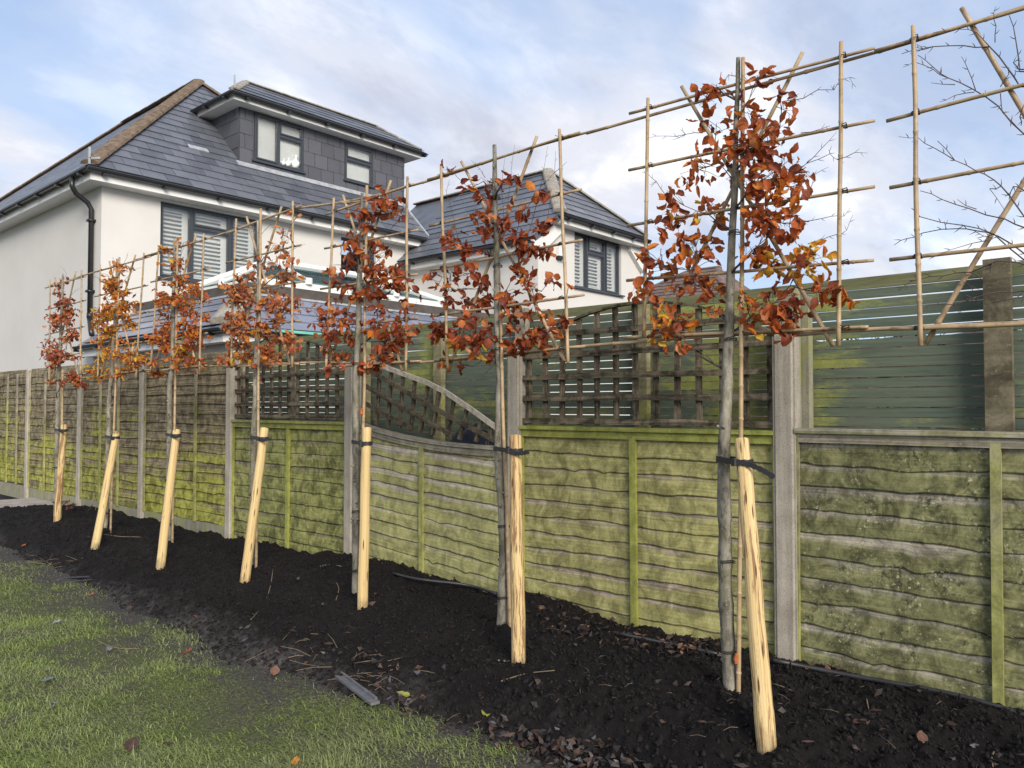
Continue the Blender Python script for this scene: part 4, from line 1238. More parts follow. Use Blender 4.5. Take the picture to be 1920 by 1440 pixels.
lap_panel('low panel with dipping curved top behind the collapsed trellis', ySa, ySb, 0.0, 1.30, 12, M['board_sag'], M['batten_grey'], [0.0, 0.52, 1.0], zoff=lambda y: -0.12*(ySb-y)/(ySb-ySa), topcurve=sag_top, amp=0.9)
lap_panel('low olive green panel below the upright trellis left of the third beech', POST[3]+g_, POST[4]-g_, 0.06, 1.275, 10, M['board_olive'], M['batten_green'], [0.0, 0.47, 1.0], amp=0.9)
TL = ['tall brown lapped panel with green moss between the fourth and fifth beeches',
      'tall brown lapped panel behind the fifth and sixth stakes',
      'tall brown lapped panel behind the farthest beech',
      'tall grey-brown lapped panel above the patio at the left edge',
      'tall brown panel beyond the left edge']
for i in range(4, 8):
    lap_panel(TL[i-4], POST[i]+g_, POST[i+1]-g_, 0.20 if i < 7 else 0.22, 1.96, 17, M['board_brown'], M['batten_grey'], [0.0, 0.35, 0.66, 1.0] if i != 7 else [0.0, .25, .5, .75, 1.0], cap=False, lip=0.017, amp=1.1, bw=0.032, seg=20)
    m = MB(); m.box((FX-.024, POST[i]+.05, 0.0), (FX+.03, POST[i+1]-.05, 0.195))
    m.build('gravel_board', M['concrete_moss'], None, label=['mossy concrete gravel board behind the foot of the fifth stake', 'concrete gravel board behind the sixth stake', 'concrete gravel board behind the farthest stake', 'pale concrete gravel board along the patio'][i-4], cat='gravel board', group='concrete gravel boards', at=(FX, (POST[i]+POST[i+1])/2, 0))

# trellises
def slat_piece(p, q, w_, t_, parent, mat, nm='lath'):
    m = MB(); p, q = V(p), V(q); d = q-p
    n = max(2, int(d.length/0.16)); pts = []
    L = d.length; dn = d.normalized(); b = V((1,0,0)).cross(dn).normalized(); sd_ = random.uniform(0, 99)
    ks = []
    for i in range(n+1):
        c_ = p+d*(i/n) + b*(noise.noise(V((i*.45, sd_, 0)))*0.006) + V((noise.noise(V((i*.5, sd_, 5)))*0.004, 0, 0))
        hw = w_/2*(1+noise.noise(V((i*1.1, sd_, 9)))*0.12); ht = t_/2
        ks.append((m.add([c_-b*hw-V((ht,0,0)), c_+b*hw-V((ht,0,0)), c_+b*hw+V((ht,0,0)), c_-b*hw+V((ht,0,0))]), L*i/n))
    for i in range(n):
        (k0, u0), (k1, u1) = ks[i], ks[i+1]
        for j in range(4): m.face([k0+j, k0+(j+1) % 4, k1+(j+1) % 4, k1+j], [(u0, .2+.15*j), (u0, .35+.15*j), (u1, .35+.15*j), (u1, .2+.15*j)])
    m.face([ks[0][0]+j for j in reversed(range(4))]); m.face([ks[-1][0]+j for j in range(4)])
    return m.build(nm, mat, parent)
def trellis(label, y0, y1, z0, pk, nv, rails, mat, dark):
    t = thing('trellis', (FX, (y0+y1)/2, z0), label, 'trellis', 'square trellises on the fence')
    def top(y): 
        s_ = (y-y0)/(y1-y0); return pk - 0.24*(2*s_-1)**2
    for i in range(nv):
        y = y0+0.03+(y1-y0-0.06)*i/(nv-1)
        slat_piece((FX+0.012, y, z0), (FX+0.012, y+random.uniform(-.006, .006), top(y)-0.01), 0.036, 0.016, t, mat)
    for z in rails:
        a, b = y0, y1
        if z > top(y0):
            half = sqrt(max(0, (pk-z)/0.24))*(y1-y0)/2; a, b = (y0+y1)/2-half, (y0+y1)/2+half
        slat_piece((FX-0.008, a, z+random.uniform(-.004, .004)), (FX-0.008, b, z+random.uniform(-.004, .004)), 0.036, 0.018, t, mat)
    m = MB(); n = 16; pts = [V((FX+0.002, y0+(y1-y0)*i/n, top(y0+(y1-y0)*i/n))) for i in range(n+1)]
    for i in range(n): m.bar(pts[i]-V((0,.003,0)), pts[i+1]+V((0,.003,0)), 0.014, 0.034, (1,0,0))
    m.build('arched_lath', mat, t)
    return t
trellis('dark arched trellis on the bright green panel, behind the nearest beech', POST[1]+g_+.005, POST[2]-g_-.005, 1.285, 2.03, 13, (1.31, 1.455, 1.595, 1.74, 1.875), M['trellis'], True)
trellis('arched weathered trellis above the olive panel, left of the third beech', POST[3]+g_+.005, POST[4]-g_-.005, 1.285, 2.02, 13, (1.31, 1.43, 1.56, 1.69, 1.83), M['trellis'], False)
t = thing('trellis', (FX, (ySa+ySb)/2, 1.2), 'collapsed trellis slumped diagonally above the dipping panel', 'trellis', 'square trellises on the fence')
SX_ = FX+0.05
def zo(px, py, dx=0): return onX(px, py, SX_+dx)
for seq, mt_ in (([(690,676),(716,686),(759,702),(800,717),(837,736),(887,770),(931,802)], 'pale_lath'), ([(690,692),(740,722),(781,746),(850,785),(931,827)], 'trellis'), ([(684,723),(720,744),(760,767),(847,816)], 'trellis'), ([(683,755),(720,776),(769,802)], 'trellis')):
    for i in range(len(seq)-1): pass
    m = MB(); pts = [zo(*s_, -.02) for s_ in seq]
    for i in range(len(pts)-1): m.bar(pts[i], pts[i+1]+(pts[i+1]-pts[i])*.02, 0.036, 0.018, (1,0,0))
    m.build('lath', M[mt_], t)
for (x0, y0, x1, y1) in ((712,694,705,790),(734,698,728,795),(756,706,749,797),(778,711,771,803),(803,721,788,806),(824,731,811,809),(852,746,838,812),(877,762,862,818),(903,782,893,822),(922,797,914,828)):
    slat_piece(zo(x0,y0), zo(x1,y1+6), 0.034, 0.016, t, M['trellis'])

# a dark sheet heaped behind the collapsed trellis
m = MB(); q = []
c0 = onX(885, 826, 4.25)
n1_, n2_ = 12, 10; ks = []
for i in range(n2_+1):
    th = pi/2*i/n2_
    ks.append(m.add([c0+V((0.10*cos(th)*cos(2*pi*j/n1_)*(1+.2*noise.noise(V((j*.9, i*.4, 3)))), 0.34*cos(th)*sin(2*pi*j/n1_), -0.35+0.46*sin(th)*(1+.12*noise.noise(V((j*.7, i*.6, 9)))))) for j in range(n1_)]))
for i in range(n2_):
    for j in range(n1_): m.face([ks[i]+j, ks[i]+(j+1) % n1_, ks[i+1]+(j+1) % n1_, ks[i+1]+j])
m.build('plastic_sheet', M['tarp'], None, smooth=True, label='dark blue plastic sheet heaped behind the collapsed trellis', cat='sheet', at=c0-V((0,0,.35)))

# ------------------------------------------------------------------ neighbour's slatted fence
BX = 4.45
bps = [-0.35, yat(1876, BX-.06), yat(1497, BX-.05), yat(1212, BX), yat(990, BX), yat(832, BX), yat(694, BX), 6.75, 7.75]
blabs = ['green slatted fence bay past the right edge', 'green slatted bay with yellow algae, right of the wide concrete post', 'green slatted bay seen through the arched trellis, right half', 'green slatted bay seen through the arched trellis, left half', 'green slatted bay right of the second beech post', 'green slatted bay above the collapsed trellis, right side', 'green slatted bay left of the third beech, right side', 'farthest green slatted bay behind the upright trellis']
pitch = 0.0535; shw = 0.0478
sm = {}
for i in range(len(bps)-1):
    y0, y1 = bps[i], bps[i+1]
    t = thing('slatted_fence', (BX, (y0+y1)/2, 0), blabs[i], 'slatted fence', 'slatted fence bays')
    me = None
    ns = 38
    for k in range(ns):
        z = 2.108 - (k+1)*pitch if k else 2.108-0.066
        hh = shw if k else 0.062
        if k: z -= 0.012
        if z < -0.05: break
        key = (i, k == 0)
        if key not in sm:
            m = MB(); m.box((-0.009, y0-(y0+y1)/2+.002, 0), (0.009, y1-(y0+y1)/2-.002, hh))
            o = m.build('slat', M['slat'] if k else M['slat_moss'], None)
            sm[key] = o.data
        else:
            o = bpy.data.objects.new('slat', sm[key]); COL.objects.link(o)
        o.parent = t
        o.location = (random.uniform(-.002, .002), 0, z+random.uniform(-.002, .002))
        o.rotation_euler = (random.uniform(-.0012, .0012), random.uniform(-.03, .03), 0)
plabs = {1: ('weathered green-brown timber post in front of the slats at the right edge', 'post_olive', .115, 2.115, -.075), 3: ('mossy green timber post behind the arched trellis', 'batten_green', .09, 2.09, -.04), 4: ('timber post standing behind the second concrete post', 'batten_grey', .10, 2.13, -.06), 5: ('green mossy timber post above the collapsed trellis', 'batten_green', .09, 2.06, -.045), 6: ('green timber post behind the third beech', 'batten_green', .09, 1.98, -.05), 7: ('timber post behind the middle of the upright trellis', 'board_olive', .09, 1.98, -.05), 8: ('timber post at the far end of the slatted fence', 'board_olive', .09, 1.98, -.05)}
for k, (lab, mt_, wd_, zt, dx) in plabs.items():
    m = MB(); m.box((BX+dx-.03, bps[k]-wd_/2, -.1), (BX+dx+.02, bps[k]+wd_/2, zt))
    m.build('timber_post', M[mt_], None, label=lab, cat='fence post', group='timber posts of the slatted fence', at=(BX+dx, bps[k], -.1))
m = MB(); yy = yat(1488, BX-.1); m.box((BX-.20, yy-.045, -.1), (BX-.10, yy+.045, 2.06)); m.box((BX-.095, yy-.085, -.1), (BX-.03, yy-.02, 2.02))
m.build('concrete_post', M['concrete_moss'], None, label='taller slotted concrete post behind the wide concrete post', cat='fence post', at=(BX-.12, yy, -.1))

rng = random.Random(77)
lm = simple('added_hedge_leaf', (0.035,0.055,0.022), .6, .3, .5, 20)
def added_hedge(lab, ya_, yb2):  # added evergreen mass, keeps bright sky out of the gaps between slats
    hd = thing('added_hedge', (6.3, (ya_+yb2)/2, GZ), lab, 'added_hedge', 'dark evergreen masses added to darken the slat gaps')
    m = MB(); n1_ = int((yb2-ya_)/.11)
    prof = [(-.35,0),(-.42,.6),(-.42,1.3),(-.38,1.8),(-.2,1.98),(0,2.02),(.2,1.98),(.38,1.8),(.42,1.2),(.40,0)]
    ks = []
    for i in range(n1_+1):
        y = ya_+(yb2-ya_)*i/n1_
        ks.append(m.add([(6.3+x*(1+.35*noise.noise(V((y*3, z*3, x)))), y, GZ+z*(1+.05*noise.noise(V((y*2.2, 4, x))))) for x, z in prof]))
    for i in range(n1_):
        for j_ in range(len(prof)-1): m.face([ks[i]+j_, ks[i+1]+j_, ks[i+1]+j_+1, ks[i]+j_+1])
    m.face([ks[0]+j_ for j_ in range(10)]); m.face([ks[-1]+j_ for j_ in reversed(range(10))])
    m.build('twig_mass', M['twig'], hd)
    m = MB()
    for _ in range(int(1000*(yb2-ya_))):
        y = rng.uniform(ya_-.05, yb2+.05); a_ = rng.uniform(0, pi); p = V((6.3-.46*cos(a_), y, GZ+min(2.05, 1.15+.92*sin(a_)) if rng.random() < .5 else rng.uniform(0, 1.9)))
        if p.z < 1.1: p.x = 6.3-.46
        d = V((rng.gauss(-.3,.6), rng.gauss(0,.6), rng.gauss(.2,.6))).normalized(); e_ = d.orthogonal().normalized()
        k = m.add([p, p+d*.02+e_*.012, p+d*.05, p+d*.02-e_*.012]); m.face([k,k+1,k+2,k+3])
    m.build('foliage', lm, hd, kind='stuff')
added_hedge('dark evergreen mass added behind the slats at the right to darken their gaps', -2.2, 3.8)
added_hedge('dark evergreen mass added to darken the slat gaps above the collapsed trellis', 5.35, 8.1)

# ------------------------------------------------------------------ bamboo frames
TX = 3.30
def TP(px, py, dx=0.0): return onX(px, py, TX+dx)
def cane(p, q, r, parent, nm='cane', bend=0.006, label=None, cat=None, group=None):
    p, q = V(p), V(q); L = (q-p).length; d = (q-p)/L
    n = max(4, int(L/0.07)); pts, rad = [], []
    sd_ = random.uniform(0, 200); node = random.uniform(0.08, 0.2); nodes = []
    s_ = node
    while s_ < L-0.02: nodes.append(s_); s_ += random.uniform(0.13, 0.24)
    st = sorted(set([0, L] + [L*i/n for i in range(n+1)] + [x for nd_ in nodes for x in (nd_-.008, nd_-.003, nd_+.003, nd_+.008)]))
    st = [x for x in st if 0 <= x <= L]
    a = d.orthogonal().normalized(); b = d.cross(a)
    for x in st:
        w1 = sin(pi*x/L)
        pts.append(p+d*x + a*(noise.noise(V((x*1.6, sd_, 0)))*bend*w1*3) + b*(noise.noise(V((x*1.6, sd_, 8)))*bend*w1*3))
        nd_ = min([abs(x-y) for y in nodes] or [1])
        rad.append(r*(1.17 if nd_ < .0045 else 1.0)*(1-.12*x/L))
    m = MB(); m.tube(pts, rad, 8)
    for i, f in enumerate(m.f): pass
    return m.build(nm, M['bamboo'], parent, smooth=True, label=label, cat=cat, group=group, at=None if parent is not None else p)
def poly_cane(pts, r, nm, label, cat, group):
    pts = [V(p) for p in pts]; res = [pts[0]]
    for i in range(len(pts)-1):
        k = max(1, int((pts[i+1]-pts[i]).length/0.12))
        for j in range(1, k+1): res.append(pts[i].lerp(pts[i+1], j/k))
    for _ in range(2):
        res = [res[0]] + [(res[i-1]+res[i]*2+res[i+1])/4 for i in range(1, len(res)-1)] + [res[-1]]
    P2, R2 = [], []
    for i, p in enumerate(res):
        P2.append(p); R2.append(r*(1-.2*i/len(res)))
        if i % 2 == 1 and i < len(res)-1:
            dd = (res[i+1]-p)
            P2 += [p+dd*.04, p+dd*.09, p+dd*.13]; R2 += [r*1.18, r*1.18, r]
    m = MB(); m.tube(P2, R2, 8)
    m.build(nm, M['bamboo'], None, smooth=True, label=label, cat=cat, group=group, at=pts[0])

FR = [ # label, left vertical, right vertical, five rails (left, right), diagonal A, diagonal B, centre cane
 dict(lab='bare frame at the right edge, cut off by the photo', lv=((1712,48),(1726,648)), rv=((2230,-110),(2235,640)),
      rails=(((1640,96),(2290,-95)), ((1662,227),(2290,60)), ((1668,352),(2290,235)), ((1668,487),(2290,418)), ((1670,617),(2290,592))),
      da=((1803,15),(2180,640)), db=((2170,-80),(1735,645)), cc=((2092,1300),(2088,-100))),
 dict(lab='bamboo frame of the nearest full beech', lv=((1215,184),(1207,632)), rv=((1577,78),(1572,648)),
      rails=(((1180,213),(1640,90)), ((1179,319),(1640,226)), ((1177,423),(1640,350)), ((1175,526),(1638,488)), ((1170,633),(1628,613))),
      da=((1278,162),(1562,648)), db=((1505,98),(1230,640)), cc=((1384,1296),(1393,108))),
 dict(lab='bamboo frame of the second beech, before the wing roof', lv=((827,312),(839,690)), rv=((1049,242),(1065,680)),
      rails=(((802,337),(1087,248)), ((805,424),(1090,355)), ((807,507),(1092,450)), ((807,593),(1095,553)), ((815,676),(1097,649))),
      da=((865,303),(1058,677)), db=((1007,255),(840,697)), cc=((957,1190),(938,560))),
 dict(lab='bamboo frame of the third beech, below the small dormer window', lv=((626,371),(611,695)), rv=((764,331),(761,696)),
      rails=(((611,402),(775,345)), ((609,466),(784,431)), ((601,542),(783,514)), ((605,612),(784,597)), ((612,688),(786,677))),
      da=((643,366),(755,695)), db=((733,338),(612,700)), cc=((676,1110),(688,348))),
 dict(lab='bamboo frame of the fourth beech, right of the shuttered window', lv=((443,410),(433,688)), rv=((549,377),(548,688)),
      rails=(((425,438),(565,385)), ((424,493),(565,459)), ((424,548),(564,529)), ((422,617),(563,601)), ((420,688),(560,682))),
      da=((462,406),(546,690)), db=((528,387),(434,690)), cc=((480,1060),(489,391))),
 dict(lab='bamboo frame of the fifth beech, across the shuttered window', lv=((298,460),(282,698)), rv=((382,438),(374,702)),
      rails=(((272,480),(394,446)), ((283,529),(395,503)), ((279,585),(391,564)), ((275,645),(389,624)), ((272,698),(388,685))),
      da=((312,461),(372,702)), db=((368,439),(286,700)), cc=((323,1030),(333,447))),
 dict(lab='bamboo frame of the sixth beech, right of the black downpipe', lv=((188,496),(183,715)), rv=((270,474),(255,708)),
      rails=(((178,510),(282,481)), ((178,556),(277,535)), ((178,606),(270,587)), ((178,655),(282,639)), ((172,707),(282,693))),
      da=((205,490),(255,708)), db=((254,478),(187,712)), cc=((207,993),(224,482))),
 dict(lab='bamboo frame of the farthest beech, before the white side wall', lv=((94,524),(92,728)), rv=((153,506),(151,702)),
      rails=(((85,540),(161,518)), ((85,581),(161,563)), ((85,628),(159,612)), ((84,674),(157,661)), ((82,717),(160,700))),
      da=((103,521),(147,705)), db=((142,509),(97,715)), cc=((114,960),(118,690))),
]
def tie_loop(m, p, r):
    k = 6
    for dz_ in (-.004, .004):
        pts = [p+V((cos(2*pi*j/k)*r, sin(2*pi*j/k)*r, dz_+.006*sin(4*pi*j/k))) for j in range(k+1)]
        m.tube(pts, .0022, 4, caps=False)
    m.tube([p+V((-r, 0, 0)), p+V((-r-.012, random.uniform(-.02, .02), random.uniform(-.03, .01)))], .0014, 4)
FRAMES = []
for i, f in enumerate(FR):
    base = TP(*f['cc'][0])
    t = thing('bamboo_lattice', (TX, base.y, soil_z(TX, base.y)), f['lab'], 'bamboo frame', 'bamboo frames tied to the beech trees')
    FRAMES.append(t)
    m = MB()
    vs_ = [(TP(*f['lv'][0], -.012), TP(*f['lv'][1], -.012)), (TP(*f['rv'][0], -.012), TP(*f['rv'][1], -.012))]
    for a, b in vs_: cane(b, a, .0096, t, bend=.003)
    for (a, b) in f['rails']:
        A, B = TP(*a, .010), TP(*b, .010); cane(A, B, .0080, t, bend=.002)
        for (va, vb) in vs_:
            s_ = (va.y-A.y)/(B.y-A.y); tie_loop(m, A.lerp(B, s_)+V((-.01,0,0)), .016)
    cane(TP(*f['da'][1], .030), TP(*f['da'][0], .030), .0100, t, bend=.002)
    cane(TP(*f['db'][1], .050), TP(*f['db'][0], .050), .0100, t, bend=.002)
    c0, c1 = TP(*f['cc'][0], -.020), TP(*f['cc'][1], -.005)
    c0.z = soil_z(TX, c0.y)-.05
    cane(c0, c1, .0110, t, nm='support_cane', bend=.003)
    m.build('twine_ties', M['twine'], t, kind='stuff')

G_ = 'long bamboo canes joining the frames'
poly_cane([TP(x, y, .028) for x, y in ((1100,250),(1384,170),(1575,117),(1715,78),(1830,43),(1920,12),(2150,-60))], .0082, 'bamboo_rail', 'long top cane running right from the nearest beech out of the photo', 'bamboo cane', G_)
poly_cane([TP(x, y, .030) for x, y in ((575,389),(686,372),(764,350),(820,335),(930,298),(1010,272),(1140,238))], .0082, 'bamboo_rail', 'long top cane from the third beech past the second', 'bamboo cane', G_)
poly_cane([TP(x, y, .030) for x, y in ((255,487),(330,466),(440,431),(500,408),(565,388),(686,376))], .0082, 'bamboo_rail', 'long top cane crossing the shuttered window', 'bamboo cane', G_)
poly_cane([TP(x, y, .030) for x, y in ((95,538),(160,515),(220,499),(282,480),(330,464))], .0082, 'bamboo_rail', 'long top cane crossing the black downpipe', 'bamboo cane', G_)
poly_cane([TP(x, y, .028) for x, y in ((1490,628),(1570,619),(1720,614),(1800,610),(1920,606),(2200,590))], .0088, 'bamboo_rail', 'long lower cane from the wide concrete post to the right edge', 'bamboo cane', G_)
poly_cane([TP(x, y, .028) for x, y in ((1025,657),(1097,648),(1200,641),(1300,632),(1370,627),(1500,622))], .0088, 'bamboo_rail', 'pale lower cane before the arched trellis', 'bamboo cane', G_)
poly_cane([TP(x, y, .028) for x, y in ((735,685),(800,678),(880,673),(970,665),(1062,653))], .0082, 'bamboo_rail', 'lower cane above the collapsed trellis', 'bamboo cane', G_)
poly_cane([TP(x, y, .028) for x, y in ((395,687),(480,683),(600,679),(690,681),(790,677))], .0082, 'bamboo_rail', 'lower cane before the upright trellis', 'bamboo cane', G_)
poly_cane([TP(x, y, .028) for x, y in ((130,711),(200,703),(282,695),(340,690),(425,685))], .0082, 'bamboo_rail', 'lower cane before the tall brown fence', 'bamboo cane', G_)

# ------------------------------------------------------------------ beech trees
def leaf_mesh(name, L, Wd, fold, curl, twist, mat, wav):
    """ovate beech leaf: petiole, midrib fold, curl along its length, wavy margin"""
    n = 6; m = MB(); rows = []
    for i in range(n+1):
        s_ = i/n
        wd = Wd*0.5*(sin(pi*s_**0.85)**0.8)*(1.0 if 0 < i < n else 0.03)
        ang = curl*s_
        cx = L*(sin(ang)/curl if abs(curl) > 1e-3 else s_); cz = L*((1-cos(ang))/curl if abs(curl) > 1e-3 else 0)
        tw = twist*s_
        row = []
        for k_, e_ in enumerate((-1, -.5, 0, .5, 1)):
            y = e_*wd*cos(fold*abs(e_)); z = abs(e_)*wd*sin(fold) + wav*sin(i*2.3+e_*2.0)*abs(e_)
            y2 = y*cos(tw)-z*sin(tw); z2 = y*sin(tw)+z*cos(tw)
            row.append((cx - z2*sin(ang), y2, cz + z2*cos(ang)))
        rows.append(m.add(row))
    for i in range(n):
        for j in range(4):
            m.face([rows[i]+j, rows[i+1]+j, rows[i+1]+j+1, rows[i]+j+1], [(j/4, i/n), (j/4, (i+1)/n), ((j+1)/4, (i+1)/n), ((j+1)/4, i/n)])
    m.tube([V((-.016, 0, .003)), V((0, 0, 0))], .0008, 3, caps=False)
    me = bpy.data.meshes.new(name)
    me.from_pydata(m.v, [], m.f); ul = me.uv_layers.new(name='UVMap'); ul.data.foreach_set('uv', [c for f in m.uv for uv in f for c in uv])
    me.polygons.foreach_set('use_smooth', [True]*len(m.f)); me.materials.append(mat)
    return me
LEAF = {}
rl = random.Random(3)
for key, mat in (('r', M['leaf']), ('o', M['leaf_orange']), ('y', M['leaf_yellow']), ('d', M['leaf_dark']), ('l', M['litter'])):
    LEAF[key] = [leaf_mesh('leaf_'+key, rl.uniform(.066, .086), rl.uniform(.040, .056), rl.uniform(-.2, 1.3), rl.uniform(-1.9, 2.2), rl.uniform(-.7, .7), mat, rl.uniform(.002, .007)) for _ in range(12)]

